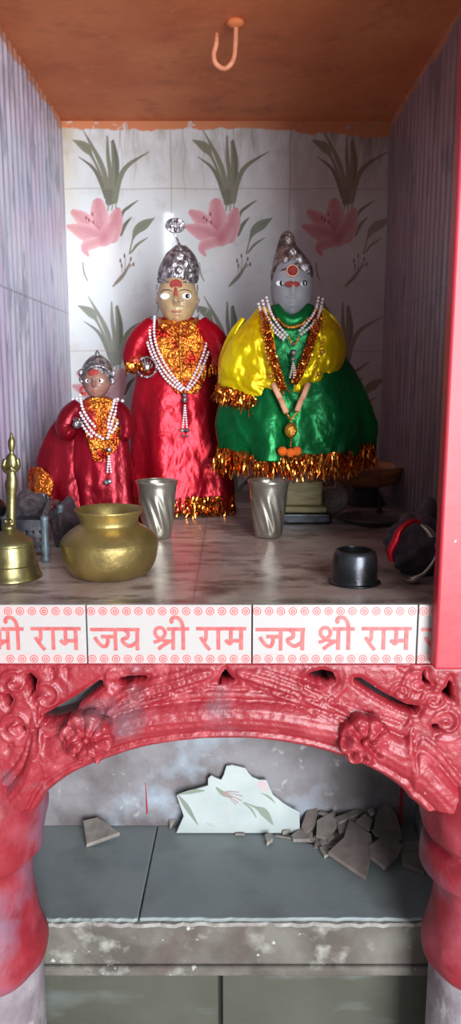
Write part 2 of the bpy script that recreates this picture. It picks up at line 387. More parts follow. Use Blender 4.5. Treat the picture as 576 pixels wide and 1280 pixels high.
# ------------------------------------------------------------------ back wall, printed with lilies
TW, THt = 0.3095, 0.415
JX0 = P(214, 235, DB).x; JZ0 = P(214, 236, DB).z
L_ = lambda *c: np.array(s2l(c))
def wall_color(V):
    X, Z = V[...,0], V[...,2]; C = np.empty(X.shape+(3,)); n1 = fbm(X, Z, 9, 3); n2 = fbm(X, Z, 30, 8)
    base = L_(212,214,216); warm = L_(196,186,178)
    t = np.clip((n1-.45)*3, 0, 1)[...,None]*0.45; C[:] = base*(1-t)+warm*t
    t = np.clip((n2-.6)*4, 0, 1)[...,None]*0.25; C[:] = C*(1-t)+L_(170,160,156)*t
    def blend(a, col):
        C[:] = C*(1-a[...,None])+np.array(col)*a[...,None]
    def stroke(pts, ws, col, alpha=1.0, soft=0.0016, vein=0, kx=0, kz=0, edge=None):
        q = np.array(smoothpts([(*p, w_) for p, w_ in zip(pts, ws)], 5)); q[:,0] += kx; q[:,1] += kz
        m = ws_max = q[:,2].max()+soft*2
        sel = (X > q[:,0].min()-m) & (X < q[:,0].max()+m) & (Z > q[:,1].min()-m) & (Z < q[:,1].max()+m)
        if not sel.any(): return
        x, z = X[sel], Z[sel]; best = np.full(x.shape, -1e9); lat = np.zeros(x.shape)
        for i in range(len(q)-1):
            ax, az, aw = q[i]; bx, bz, bw = q[i+1]; ex, ez = bx-ax, bz-az; l2 = ex*ex+ez*ez+1e-12
            t = np.clip(((x-ax)*ex+(z-az)*ez)/l2, 0, 1); wd = aw+(bw-aw)*t; d = np.hypot(x-ax-t*ex, z-az-t*ez); s = wd-d
            up = s > best; best = np.where(up, s, best); lat = np.where(up, ((x-ax)*ez-(z-az)*ex)/math.sqrt(l2)/np.maximum(wd,1e-4), lat)
        a = np.clip(best/soft+0.5, 0, 1)*alpha
        cc = np.ones(x.shape+(3,))*np.array(col)
        if vein: cc = cc*(1-0.16*(np.cos(lat*vein)**8)[...,None])
        if edge is not None:
            e = np.clip(np.abs(lat)**2, 0, 1)[...,None]*0.7; cc = cc*(1-e)+np.array(edge)*e
        c = C[sel]; c = c*(1-a[...,None])+cc*a[...,None]; C[sel] = c
    def px(pts): return [(P(a,b,DB).x, P(a,b,DB).z) for a, b in pts]
    k = 2.06/950
    z2 = lambda pts: [(230+a/4.43, 150+b/4.43) for a, b in pts]
    leafc, leafd, pink, pinkd = L_(132,134,118), L_(116,116,104), L_(206,142,150), L_(176,92,106)
    for cx in (-1, 0, 1):
        for rz in (-2, -1, 0, 1):
            kx, kz = cx*TW, rz*THt
            S = lambda pts, ws, col, **kw: stroke(px(z2(pts)), [w_*k/4.43 for w_ in ws], col, kx=kx, kz=kz, **kw)
            # pale ghost lily and its stamens
            S([(270,860),(250,760),(235,680)], [6,45,30], L_(222,218,218), alpha=.6, soft=.01); S([(270,860),(330,740),(380,690)], [6,40,24], L_(224,220,220), alpha=.5, soft=.01)
            S([(190,760),(220,830),(280,900)], [20,45,14], L_(220,214,216), alpha=.5, soft=.01)
            for a, b in (((262,905),(345,800)), ((300,840),(295,775)), ((315,830),(318,745)), ((330,815),(350,762)), ((335,820),(368,790))):
                S([a, ((a[0]+b[0])/2+4, (a[1]+b[1])/2), b], [7 if a[0] < 270 else 2.4]*3, L_(150,134,124), alpha=.85)
            for b in ((293,772),(317,745),(352,762),(366,792),(300,800)): S([b,(b[0],b[1]+14)], [4,4], L_(116,84,80))
            S([(250,920),(300,870),(335,820)], [5,9,3], L_(132,122,108), alpha=.9)
            # long leaves
            S([(235,445),(225,330),(190,220),(105,55)], [14,13,13,2], leafc, vein=3); S([(225,400),(190,290),(150,200),(115,150),(45,110)], [9,8,8,24,2], leafc, vein=3)
            S([(222,430),(190,330),(150,260),(78,205)], [9,10,8,2], leafd, vein=3); S([(250,450),(250,300),(240,200),(238,90)], [14,12,10,4], leafc, vein=3)
            S([(265,450),(282,320),(285,220),(270,115)], [14,14,14,6], leafd, vein=3); S([(255,440),(268,300),(262,120)], [9,10,4], leafc, vein=3)
            S([(275,450),(300,330),(350,250),(470,175)], [12,14,11,2], leafc, vein=3); S([(238,455),(240,400)], [18,20], leafd)
            for sx in (236,258,278): S([(sx-4,500),(sx,460)], [3,3], leafc)
            # small leaves and bud
            S([(295,620),(310,520),(350,480),(400,445)], [8,8,7,2], leafd, vein=3); S([(300,635),(325,580),(362,538)], [8,10,2], leafd, vein=3)
            S([(345,740),(365,660),(390,610),(430,580),(488,543)], [4,5,20,24,2], leafc, vein=3); S([(355,735),(390,690),(447,652)], [4,7,2], leafc, vein=3)
            S([(85,790),(92,850),(110,890)], [3,4,3], leafc)
            # pink lily
            S([(250,640),(268,570),(285,505)], [40,44,20], pink, vein=9, edge=L_(224,180,184), soft=.0026); S([(175,650),(105,560),(45,515)], [22,40,20], pink, vein=8, edge=L_(226,182,186), soft=.0026)
            S([(190,660),(185,560),(178,470)], [34,54,34], pink, vein=11, edge=L_(226,184,188), soft=.0026); S([(195,665),(110,625),(12,590)], [26,46,12], pink, vein=9, edge=L_(224,176,180), soft=.0026)
            S([(190,670),(120,690),(98,715),(115,748)], [26,30,20,8], pink, vein=7, edge=L_(226,182,186), soft=.0026); S([(235,610),(215,655),(195,682)], [38,38,16], pink, vein=8, edge=L_(222,172,176), soft=.0026)
            S([(198,650),(190,590),(182,520)], [26,22,3], pinkd, alpha=.40, soft=.014); S([(195,650),(140,615),(70,595)], [20,18,3], pinkd, alpha=.35, soft=.014); S([(215,640),(250,590),(270,530)], [20,16,3], pinkd, alpha=.3, soft=.014)
            for a, b in (((175,600),(110,535)), ((180,600),(145,515)), ((185,600),(150,560)), ((180,600),(125,548))): S([a, b], [1.5,1.5], pinkd, alpha=.7); S([b,(b[0],b[1]+12)], [4,4], L_(140,70,74))
    # joints
    for jx in (JX0-TW, JX0, JX0+TW):
        wob = jx+0.0006*np.sin(Z*40); a = np.clip(1-np.abs(X-wob)/0.0018, 0, 1)*0.75; blend(a, L_(142,120,110))
    for m in (-1, 0, 1):
        a = np.clip(1-np.abs(Z-(JZ0+m*THt)-0.001*np.sin(X*30))/0.002, 0, 1)*0.7; blend(a, L_(146,128,116))
    # grime under the ceiling and rusty runs, plus a shade-toned right side
    top = ZC-Z; rg = np.random.default_rng(4)
    a = np.clip(1-top/0.19, 0, 1)*np.clip((fbm(X, Z*0.35, 38, 21)-.42)*3.2, 0, 1)*0.55; blend(a, L_(128,116,96))
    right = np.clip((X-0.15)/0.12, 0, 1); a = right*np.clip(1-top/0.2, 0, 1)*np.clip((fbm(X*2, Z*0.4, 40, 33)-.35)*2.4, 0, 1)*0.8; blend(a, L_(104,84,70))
    a = np.clip((X-0.1)/0.28, 0, 1)*0.42; blend(a, L_(162,122,106))  # browner towards the right: shade and warm bounce put into the colour
    for i in range(16):
        rx = rg.uniform(XL, XR); ln = rg.uniform(.04, .2); zz = np.clip(1-top/ln, 0, 1); a = np.clip(1-np.abs(X-rx-0.003*np.sin(Z*60+i))/rg.uniform(.0015,.003), 0, 1)*(zz > 0)*0.4*zz**.3; blend(a, L_(120,92,66))
    cl = np.clip(1-(X-XL)/0.05, 0, 1); a = cl*np.clip(fbm(X, Z, 20, 5), 0, 1)*np.clip(1-top/.35, 0, 1)*0.8; blend(a, L_(206,170,96))
    # ragged orange paint from the ceiling
    edge = 0.012+0.020*fbm(X, X*0, 22, 12)+0.05*np.clip((X-0.12)/0.3, 0, 1)*fbm(X, X*0, 14, 19)
    a = np.clip((edge-top)/0.004, 0, 1)*np.where(fbm(X, Z, 40, 17) > .30, 1, .4); blend(a*0.95, L_(206,128,84))
    # darker and mottled low down
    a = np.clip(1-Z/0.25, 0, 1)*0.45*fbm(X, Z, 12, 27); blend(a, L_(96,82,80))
    return C
nx, nz = 480, 540
painted('wall_back', nx, nz, lambda u, v: np.stack([XL-0.01+(XR-XL+0.02)*u, np.full_like(u, DB), -0.01+(ZC+0.02)*v], -1), wall_color, M['tile'], kind='structure')

def side_color(seed, base, dark, violet, joint, right=False):
    def f(V):
        Y, Z = V[...,1], V[...,2]; C = np.empty(Y.shape+(3,)); C[:] = base
        def bl(a, col): C[:] = C*(1-a[...,None])+np.array(col)*a[...,None]
        n = fbm(Y, Z*0.5, 7, seed); bl(np.clip((n-.45)*3.2, 0, 1)*.55, violet)
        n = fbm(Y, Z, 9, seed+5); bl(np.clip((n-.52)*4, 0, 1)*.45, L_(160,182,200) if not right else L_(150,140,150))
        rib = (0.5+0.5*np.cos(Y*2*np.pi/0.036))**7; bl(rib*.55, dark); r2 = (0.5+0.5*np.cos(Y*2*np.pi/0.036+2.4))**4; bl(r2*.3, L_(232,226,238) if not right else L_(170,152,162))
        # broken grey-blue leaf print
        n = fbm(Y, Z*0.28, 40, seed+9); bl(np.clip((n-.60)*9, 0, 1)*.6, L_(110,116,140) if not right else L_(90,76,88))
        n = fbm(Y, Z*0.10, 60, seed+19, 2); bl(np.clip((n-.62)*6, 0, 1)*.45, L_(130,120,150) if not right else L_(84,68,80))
        jz = 0.478+0.0*Y; bl(np.clip(1-np.abs(Z-jz)/0.0025, 0, 1)*.8, L_(104,92,100)); 
        for m in (1,): bl(np.clip(1-np.abs(Z-(jz+.415*m))/0.002, 0, 1)*.4, L_(140,126,130))
        top = ZC-Z; e = 0.03*fbm(Y, Y*0, 18, seed+2)+.006; bl(np.clip((e-top)/.004, 0, 1)*.9, L_(200,130,92))
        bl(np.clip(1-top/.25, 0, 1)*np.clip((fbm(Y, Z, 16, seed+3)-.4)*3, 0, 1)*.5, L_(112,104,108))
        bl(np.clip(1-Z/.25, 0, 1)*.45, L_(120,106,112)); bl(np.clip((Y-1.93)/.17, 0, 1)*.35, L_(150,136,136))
        return C
    return f
def side_pos(x, sgn):
    def f(u, v):
        Y = DF-0.02+(DB-DF+0.03)*u; Z = -0.01+(ZC+0.02)*v; rib = 0.0016*np.cos(Y*2*np.pi/0.036)
        if sgn > 0: Y = Y[:, ::-1]; rib = rib[:, ::-1]
        return np.stack([x+sgn*(0.002+rib*0.8), Y, Z], -1)
    return f
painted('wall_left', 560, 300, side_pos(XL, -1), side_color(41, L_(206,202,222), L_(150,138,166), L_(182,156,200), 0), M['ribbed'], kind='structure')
painted('wall_right', 560, 300, side_pos(XR, 1), side_color(61, L_(160,134,140), L_(90,72,80), L_(124,98,108), 0, True), M['ribbed'], kind='structure')  # darker, browner tones than the left wall: its shade is in the colours

def floor_color(V):
    X, Y = V[...,0], V[...,1]; C = np.empty(X.shape+(3,)); C[:] = L_(212,194,184)
    def bl(a, col): C[:] = C*(1-a[...,None])+np.array(col)*a[...,None]
    n = fbm(X, Y, 8, 71); bl(np.clip((n-.40)*3.4, 0, 1)*.75, L_(172,140,130)); n = fbm(X*.7, Y*1.6, 26, 72); bl(np.clip((n-.5)*5, 0, 1)*.7, L_(104,78,72))
    n = fbm(X*3, Y, 40, 74); bl(np.clip((n-.58)*6, 0, 1)*.4, L_(190,182,180))
    j = np.abs(X-(-0.052)); bl(np.clip(1-j/.002, 0, 1)*.7, L_(96,80,76)); bl(np.clip(1-np.abs(Y-1.39)/.002, 0, 1)*.35, L_(96,80,76))
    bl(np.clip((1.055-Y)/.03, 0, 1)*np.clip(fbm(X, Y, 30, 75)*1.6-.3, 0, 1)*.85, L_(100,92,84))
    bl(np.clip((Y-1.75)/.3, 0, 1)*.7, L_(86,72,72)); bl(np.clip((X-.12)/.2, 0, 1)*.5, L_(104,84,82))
    # dark soot patches
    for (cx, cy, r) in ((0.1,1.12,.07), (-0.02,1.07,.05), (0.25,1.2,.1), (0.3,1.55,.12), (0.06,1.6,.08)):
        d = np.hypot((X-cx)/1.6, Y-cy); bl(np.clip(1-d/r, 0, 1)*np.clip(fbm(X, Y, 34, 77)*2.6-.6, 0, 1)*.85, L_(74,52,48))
    return C
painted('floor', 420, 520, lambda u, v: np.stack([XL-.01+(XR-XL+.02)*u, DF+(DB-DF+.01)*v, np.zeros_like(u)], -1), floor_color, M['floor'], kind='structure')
obj('ceiling', box(XL-.06, XR+.06, DF+.06, DB+.06, ZC, ZC+.05), M['ceiling'], smooth=False, kind='structure')
obj('trim_1', box(XL-.06, XR+.06, DF, DF+.06, ZC-.0, ZC+.25), M['red_post'], smooth=False, kind='structure')          # lintel over the niche mouth
obj('floor_1', box(XL-.06, XR+.06, DF+.008, DB+.06, -.085, -.0006), M['mortar'], smooth=False, kind='structure')
obj('wall_outer_left', box(XL-.075, XL-.012, DF-.0, DB+.06, -.085, ZC+.05), M['grimy'], smooth=False, kind='structure')
obj('wall_outer_right', box(XR+.012, XR+.075, DF-.0, DB+.06, -.085, ZC+.05), M['grimy'], smooth=False, kind='structure')
obj('wall_outer_back', box(XL-.06, XR+.06, DB+.012, DB+.06, -.085, ZC+.05), M['grimy'], smooth=False, kind='structure')

# ------------------------------------------------------------------ lower recess
obj('wall_lower_back', box(-.62, .62, DW, DW+.06, -1.2, -.085), M['grimy'], smooth=False, kind='structure')
xr0 = P(500, 1035, DW).x
obj('wall_lower_left', box(-.62, -.395, DS+.0, DW, -1.2, -.085), M['grimy'], smooth=False, kind='structure')
obj('wall_lower_right', box(.365, .62, DS+.0, DW, -1.2, -.085), M['grimy'], smooth=False, kind='structure')
obj('trim_2', box(xr0-.004, xr0+.002, DW-.003, DW+.001, ZS, -.1), M['red_post'], smooth=False, kind='structure')      # dribbled red line in the corner
dx = P(183, 1010, DW); obj('trim_3', tube([(dx.x, DW-.0005, P(183,1017,DW).z), (dx.x+.001, DW-.0008, dx.z), (dx.x-.001, DW-.0005, P(182,978,DW).z)], [.0012,.0016,.0006], 8), M['red_post'], kind='structure')
def slab_geo(px_poly_world, z1, t):
    return prism([(p[0], p[1]) for p in px_poly_world], t, (0,0,z1-t), (1,0,0), (0,1,0))
xs = G(184, 1090, ZS).x
rg = random.Random(3)
def ragged(x0, x1, y, n, amp): return [(x0+(x1-x0)*i/n, y+rg.uniform(-amp, amp)) for i in range(n+1)]
sl = obj('stone_slab', slab_geo([(-.395,DW)]+[(-.385,DS+.10),(-.37,DS+.04),(-.345,DS+.008)]+ragged(-.33, xs-.003, DS, 26, .0016)+[(xs+.004,DW)], ZS, .007), M['grey_stone'], smooth=False, base=(-.2,1.25,ZS))
tag(sl, 'smooth grey stone slab of the lower shelf, left of the joint', 'stone slab', 'grey slabs of the lower shelf'); bevel(sl, .002)
sr = obj('stone_slab', slab_geo([(xs+.006,DW)]+ragged(xs, .315, DS+.001, 40, .0016)+[(.345,DS+.015),(.362,DS+.06),(.365,DS+.12),(.365,DW)], ZS, .007), M['grey_stone'], smooth=False, base=(.1,1.25,ZS))
tag(sr, 'wide grey stone slab of the lower shelf under the rubble, right of the joint', 'stone slab', 'grey slabs of the lower shelf'); bevel(sr, .002)
obj('trim_4', slab_geo([(-.395,DW)]+ragged(-.395, .365, DS-.001, 60, .0035)+[(.365,DW)], ZS-.0075, .007), M['mortar'], smooth=False, kind='structure')
zb = P(288, 1222, DS-.002).z
lg = obj('trim_5', join(box(-.45,.42, DS+.004, DS+.12, zb+.018, ZS-.0145), box(-.45,.42, DS-.001, DS+.12, zb, zb+.018)), M['dirty_ledge'], smooth=False, kind='structure'); bevel(lg, .005, 3)
obj('wall_base', join(box(-.5, G(274,1260,-.75).x-.003, DS+.06, DS+.12, -1.2, zb), box(G(274,1260,-.75).x+.006, .5, DS+.05, DS+.12, -1.2, zb), box(-.5,.5,DS+.075,DS+.12,-1.2,zb)), M['green_stone'], smooth=False, kind='structure')
obj('ground', box(-4, 4, -6.5, 2.5, -1.26, -1.2), mat('pale_bounce_ground', (206,200,192), .8, rgb2=(186,178,168), scale=4), smooth=False, kind='structure')  # unseen ground, made pale to bounce light up onto the ceiling

# ------------------------------------------------------------------ border tiles with writing
YT = DF-.008
mpx = 0.2252/205.0
zt, zbt = P(288,757,YT).z, P(288,829.5,YT).z
def tz(py): return zt+(zbt-zt)*(py-757)/72.5
def ribbon(pts, wpx, sub, x0, y, closed=False):
    q = smoothpts(pts, sub, closed) if sub > 1 else [np.array(p, float) for p in pts]
    q = [np.array((x0+(p[0]-108.5)*mpx, tz(p[1]))) for p in q]; V = []; Fc = []; w_ = wpx*mpx/2; n = len(q)
    for i, p in enumerate(q):
        a = q[(i-1)%n] if closed else q[max(i-1,0)]; b = q[(i+1)%n] if closed else q[min(i+1,n-1)]
        t = b-a; t = t/(np.linalg.norm(t)+1e-9); nn = np.array((-t[1], t[0]))
        for s in (-1, 1):
            V.append((p[0]+nn[0]*w_*s, y-i*2.5e-6, p[1]+nn[1]*w_*s))
    for s in (-1, 1):
        pass
    m = n if closed else n-1
    for i in range(m):
        a = 2*i; b = 2*((i+1)%n); Fc.append((a, a+1, b+1, b))
    return V, Fc
def disc(px, py, r, x0, y, n=20, r_in=0.0, squash=1.0):
    cx, cz = x0+(px-108.5)*mpx, tz(py); V = []; Fc = []
    for k in range(n):
        a = 2*math.pi*k/n; V.append((cx+math.cos(a)*r*mpx, y, cz+math.sin(a)*r*mpx)); V.append((cx+math.cos(a)*r_in*mpx, y, cz+math.sin(a)*r_in*mpx))
    for k in range(n): a = 2*k; b = 2*((k+1)%n); Fc.append((a, a+1, b+1, b))
    return V, Fc
SH = 4.6
GL = {
 'ja': [([(112.6,786.7),(174,786.7)],1,0), ([(143.8,786.7),(143.8,813)],1,0), ([(126,795.5),(143.8,795.5)],1,0), ([(134,795.5),(134.4,802),(131.5,807.6),(126,806.5),(120.5,800),(118.5,796)],5,0),
        ([(171,786.7),(171,812.6)],1,0), ([(155.6,787),(159.6,791),(158.5,796.4),(152.7,799.4),(155.6,804.6),(162.3,807.2),(170.5,802.5)],5,0)],
 'shri': [([(191,802.8),(198.6,799.8),(205.3,793),(203.6,786.3),(198.6,784.2),(193.8,787.2),(193.8,793.6),(200.5,798.9),(207,801),(215,801.3)],5,0), ([(196.7,811.4),(203,806.5),(212,801)],4,0),
          ([(208,785.9),(235.5,785.9)],1,0), ([(215.5,786),(215.5,812)],1,0), ([(228,786),(228,812)],1,0), ([(228,786),(226.3,777.5),(221.5,772),(216,772),(213.4,775.5),(215.2,778.6)],5,0)],
 'ram': [([(244,785.6),(306.2,785.6)],1,0), ([(256.2,785.6),(256.2,796.5),(254.4,800.4),(251.3,799.4),(249.6,796)],4,0), ([(251.8,800),(256,806.4),(261,812.2)],4,0), ([(271.6,785.6),(271.6,812)],1,0),
         ([(287.1,785.6),(287.1,805)],1,0), ([(280.8,799.6),(284,803.4),(287.6,804.6)],4,0), ([(286,800.6),(300,800.6)],1,0), ([(299.9,785.6),(299.9,812)],1,0)]}
def border_tile(idx, x0, c0, c1, label):
    """c0..c1: the stretch of the 205-pixel tile pattern that this tile shows."""
    xa, xb = x0+c0*mpx, x0+c1*mpx
    t = thing('border_tile', ((xa+xb)/2, YT, zbt), label, 'printed tile', 'printed border tiles along the niche edge')
    bevel(obj('tile_body', box(xa+.0007, xb-.0007, YT, YT+.008, zbt, zt+.001), M['white_glaze'], t, smooth=False), .0008)
    for nm, key, a, b in (('jai_lettering','ja',0,70), ('shri_lettering','shri',78,130), ('ram_lettering','ram',132,202)):
        gs = [];
        if a >= c0-1 and b <= c1+1:
            for k, (pts, sub, cl) in enumerate(GL[key]): gs.append(ribbon(pts, SH, sub, x0, YT-.0004-.00012*k))
        elif b > c0 and a < c1:                      # cut by the end of the tile
            for k, (pts, sub, cl) in enumerate(GL[key]):
                pts2 = [(min(max(p[0]-108.5, c0+2), c1-2)+108.5, p[1]) for p in pts]
                if max(p[0] for p in pts2)-min(p[0] for p in pts2) < 2 and max(p[0] for p in pts)-min(p[0] for p in pts) > 3: continue
                if len(pts) == 2 and pts[0][0] == pts[1][0] and not (c0 < pts[0][0]-108.5 < c1): continue
                gs.append(ribbon(pts2, SH, sub, x0, YT-.0004-.00012*k))
        if gs: obj(nm, join(*gs), M['print_red'], t, smooth=False)
    for nm, py in (('upper_dotted_band', 763.8), ('lower_dotted_band', 823.3)):
        gr = []; gp = []
        for k in range(14):
            px = 114.4+14.7*k; u = px-108.5
            if not (c0+4 < u < c1-4): continue
            gr.append(disc(px, py, 5.2, x0, YT-.0006, r_in=4.0)); gp.append(disc(px, py, 4.0, x0, YT-.0005)); gr.append(disc(px, py, 2.6, x0, YT-.0009, r_in=1.2))
        a, b = c0+1, c1-1
        gp.append(ribbon([(108.5+a, py), (108.5+b, py)], 12, 1, x0, YT-.0003)); 
        band = obj(nm, join(*gp), M['print_pink'], t, smooth=False); obj('rosette_print', join(*gr), M['print_red'], band, smooth=False)
    return t
xj = P(108.5, 790, YT).x
border_tile(0, xj-.2252, 94, 204.5, 'white border tile at the left end showing only its last two words')
border_tile(1, xj, 0, 204.5, 'white border tile with the full red wording below the brass pot')
border_tile(2, xj+.2252, 0, 204.5, 'white border tile with the full red wording below the upturned dark bowl')
border_tile(3, xj+2*.2252, 0, 44, 'narrow cut border tile with half a word beside the right red post')

# ------------------------------------------------------------------ carved arch
YA = DF-.004
AP = lambda a, b: (P(a,b,YA).x, P(a,b,YA).z)
intr = [AP(a,b) for a, b in ((-120,1150),(-40,1090),(30,1030),(52,1000),(62,986),(90,965),(130,948),(180,932),(240,923),(290,921),(340,924),(390,933),(430,945),(470,962),(500,982),(512,996),(528,1010),(600,1090),(680,1150))]
iq = np.array(smoothpts(intr, 6))
def zint(X): return np.interp(X, iq[:,0], iq[:,1])
holes = [[AP(a,b) for a,b in h] for h in (
 [(50,893),(64,886),(98,866),(129,845),(131,858),(99,884),(92,896),(64,904),(52,901)],
 [(29,841),(40,839),(48,847),(46,862),(40,873),(36,860)], [(3,868),(12,864),(19,872),(13,885),(7,880)], [(24,906),(33,905),(37,915),(28,917)], [(10,928),(16,927),(14,937),(10,936)],
 [(63,833),(70,833),(67,845)], [(82,833),(87,833),(85,842)], [(143,851),(152,844),(170,842),(187,843),(184,849),(168,853),(150,856)], [(266,852),(274,846),(281,832),(289,843),(297,850),(282,855)],
 [(378,846),(388,838),(402,835),(416,838),(421,850),(412,857),(395,852)], [(440,845),(450,845),(476,862),(507,878),(527,881),(520,893),(500,888),(470,872),(441,853)],
 [(527,836),(533,834),(532,846),(541,854),(533,858),(525,850)], [(549,864),(556,856),(562,843),(567,860),(567,878),(558,874)], [(537,904),(546,901),(551,913),(541,917)], [(497,832),(511,832),(507,838)])]
AX0, AX1, AZ0, AZ1 = -.47, .47, P(288,1008,YA).z, zbt-.0005
def arch_sdf(X, Z):
    zi = zint(X); sl_ = np.gradient(zi, axis=1)/np.gradient(X, axis=1); s = (Z-zi)/np.sqrt(1+sl_**2)
    for h in holes: s = np.minimum(s, -poly_sdf(X, Z, h)+.0005)
    return s
def bump1(d, c, w_): return np.clip(1-((d-c)/w_)**2, 0, 1)**.5
leafR = [AP(300,838), AP(345,852), AP(395,872), AP(440,898)]; leafL = [AP(262,838), AP(215,852), AP(165,868), AP(135,890)]
def arch_h(X, Z, S):
    zi = zint(X); sl_ = np.gradient(iq[:,1])/np.maximum(np.gradient(iq[:,0]),1e-4); s_ = np.interp(X, iq[:,0], sl_); d = (Z-zi)/np.sqrt(1+s_**2)
    H = .006*np.ones(X.shape)+.010*bump1(d, .007, .007)+.020*bump1(d, .036, .023)+.008*bump1(d, .066, .007)+.004*(d > .074)
    H += .0007*np.sin(d*620+6*fbm(X, Z, 12, 95))*(d > .016)*(d < .056)
    # leaf veins and scrolls in the spandrels
    for lf in (leafR, leafL):
        q = np.array(smoothpts(lf, 6)); best = np.full(X.shape, 1e9); tt = np.zeros(X.shape); side = np.zeros(X.shape)
        for i in range(len(q)-1):
            ax, az = q[i]; ex, ez = q[i+1]-q[i]; t = np.clip(((X-ax)*ex+(Z-az)*ez)/(ex*ex+ez*ez), 0, 1); dd = np.hypot(X-ax-t*ex, Z-az-t*ez)
            up = dd < best; best = np.where(up, dd, best); tt = np.where(up, (i+t)/(len(q)-1), tt)
        wd = .020*np.sin(np.pi*np.clip(tt*.95+.04, 0, 1))**.6; k = np.clip(1-best/np.maximum(wd,1e-4), 0, 1)
        H += .010*np.sqrt(k)-.003*(k > 0)*(np.cos(best*700) > .2)
    for (a, b, r) in ((20,850,20), (60,868,24), (22,905,22), (520,850,20), (556,900,22), (500,862,16), (155,846,24), (400,846,26), (540,872,18)):
        cx, cz = AP(a, b); rr = np.hypot(X-cx, Z-cz); R_ = r*.0011; an = np.arctan2(Z-cz, X-cx); k = (d > .06)
        H += k*.006*np.clip(np.cos((rr/R_*2.0-an/(2*np.pi))*2*np.pi*.8), 0, 1)*np.clip(1.5-rr/R_, 0, 1)
    H += .003*(fbm(X, Z, 40, 91)-.5)+.0022*(fbm(X, Z, 130, 93)-.5)
    H = H*.78*np.clip(S/.006, .25, 1)**.5
    H = np.where(Z > AZ1-.006, np.minimum(H, .007), H)
    return H
arch = thing('carved_arch', (0, YA, AZ0), 'red painted carved arch with pierced scrollwork under the white lettered tiles', 'arch')
obj('arch_body', relief(arch_sdf, arch_h, AX0, AX1, AZ0, AZ1, .0022, YA, .05), M['red_enamel'], arch)
def rosette(px, py, r, seed):
    cx, cz = AP(px, py); R0 = r*.00106; V = []; Fc = []; n, m = 96, 26
    for i in range(m+1):
        f = i/m
        for k in range(n):
            a = 2*math.pi*k/n; lobe = abs(math.cos(a*4+seed)); Ra = R0*(.84+.16*lobe**.6); rr = Ra*math.sin(f*math.pi/2)
            h = .026*math.cos(f*math.pi/2)**.6+.007*lobe*math.sin(f*math.pi)-.012*math.exp(-(f/.2)**2)+.003*math.sin(f*9)
            h += .008*(float(fbm(np.array(rr*math.cos(a)+3), np.array(rr*math.sin(a)+3), 90, 50+seed))-.5)*2
            V.append((cx+rr*math.cos(a), YA-.014-h, cz+rr*math.sin(a)))
    for i in range(m):
        for k in range(n): a, b = i*n+k, i*n+(k+1)%n; Fc.append((a, b, b+n, a+n))
    fl = obj('rosette', (V, Fc), M['red_enamel'], arch)
    obj('rosette_boss', ball((cx, YA-.014-.020, cz), R0*.14, .006, R0*.14, 16, 10), M['red_enamel'], fl)
rosette(113, 911, 36, 1); rosette(451, 914, 35, 2)
# plaster lintel behind the pierced work
def back_sdf(X, Z):
    return Z-zint(X)-.03
obj('trim_6', relief(back_sdf, lambda X, Z, S: 0*X, AX0, AX1, AZ0+.02, AZ1, .006, YA+.062, .05), M['grimy'], kind='structure')

# columns under the arch
def column(px, prof_px, D, label, low_r, mr):
    c = P(px, 1100, D); base = (c.x, D, -1.2); pr = []
    for py, r in prof_px:
        p = P(px, py, D); ax = (p-Vector((0,0,CH))).dot(Vector((0, math.cos(TH), -math.sin(TH)))); pr.append((r*ax/F, p.z))
    t = thing('column', base, label, 'column', 'columns carrying the arch')
    petal = lambda a, z: 1+.022*abs(math.cos(a*4))+.008*math.sin(a*9+z*60)+.01*math.sin(z*90+a*2)
    obj('capital', lathe(pr, (c.x, D, 0), 72, petal, 4), mr, t)
    zb_ = pr[-1][1]; r0 = low_r
    obj('shaft', lathe([(r0*.9,zb_+.05),(r0,zb_+.02),(r0,zb_-.1),(r0*1.02,-1.0),(r0*1.3,-1.1),(r0*1.35,-1.2),(0.001,-1.2)], (c.x, D, 0), 48, lambda a, z: 1+.012*math.sin(a*5+z*20)), M['white_stone'], t)
column(-25, [(940,60),(975,84),(990,88),(1010,87),(1022,84),(1040,82),(1056,78),(1066,66),(1085,64),(1120,66),(1150,72),(1172,77),(1186,77),(1196,72),(1200,66)], 1.045, 'left round column with red lotus capital and worn white shaft', .088, M['red_worn'])
column(602, [(940,60),(975,78),(990,80),(1015,79),(1035,74),(1043,66),(1050,74),(1066,76),(1082,74),(1092,60),(1120,58),(1150,64),(1172,68),(1190,66),(1200,58)], 1.045, 'right round column with red and purple-stained lotus capital', .072, M['red_worn'])

# red posts at the mouth of the niche
xpr = P(543, 826, DF-.035).x
def post(x0, x1, label):
    o = obj('door_post', box(x0, x1, DF-.035, DF-.0095, zbt+.001, ZC+.25), M['red_post'], smooth=False, base=((x0+x1)/2, DF-.02, zbt)); bevel(o, .004, 3)
    return tag(o, label, 'post', 'red posts framing the niche')
post(xpr, xpr+.16, 'tall flat red post at the right edge of the niche with a pale chip')
post(-.455, -.318, 'tall flat red post just outside the left edge of the niche')

# ------------------------------------------------------------------ hook in the ceiling
hD = P(288, 28, 1.545).y
hk = [P(294,8,1.545), P(294.5,34,1.545), P(294,56,1.543), P(291,76,1.541), P(281,86,1.54), P(270,80,1.54), P(267,68,1.54), P(270,56,1.542), P(271,42,1.545)]
hk[0].z = ZC
t = thing('ceiling_hook', (hk[0].x, 1.545, ZC), 'bent orange-painted iron hook hanging from the ceiling', 'hook')
obj('hook_rod', tube(hk, [.0048]*8+[.0036], 14, 8), M['hook'], t)
obj('plaster_blob', ball((hk[0].x, 1.545, ZC-.004), .017, .014, .009, 20, 10), M['ceiling'], t)

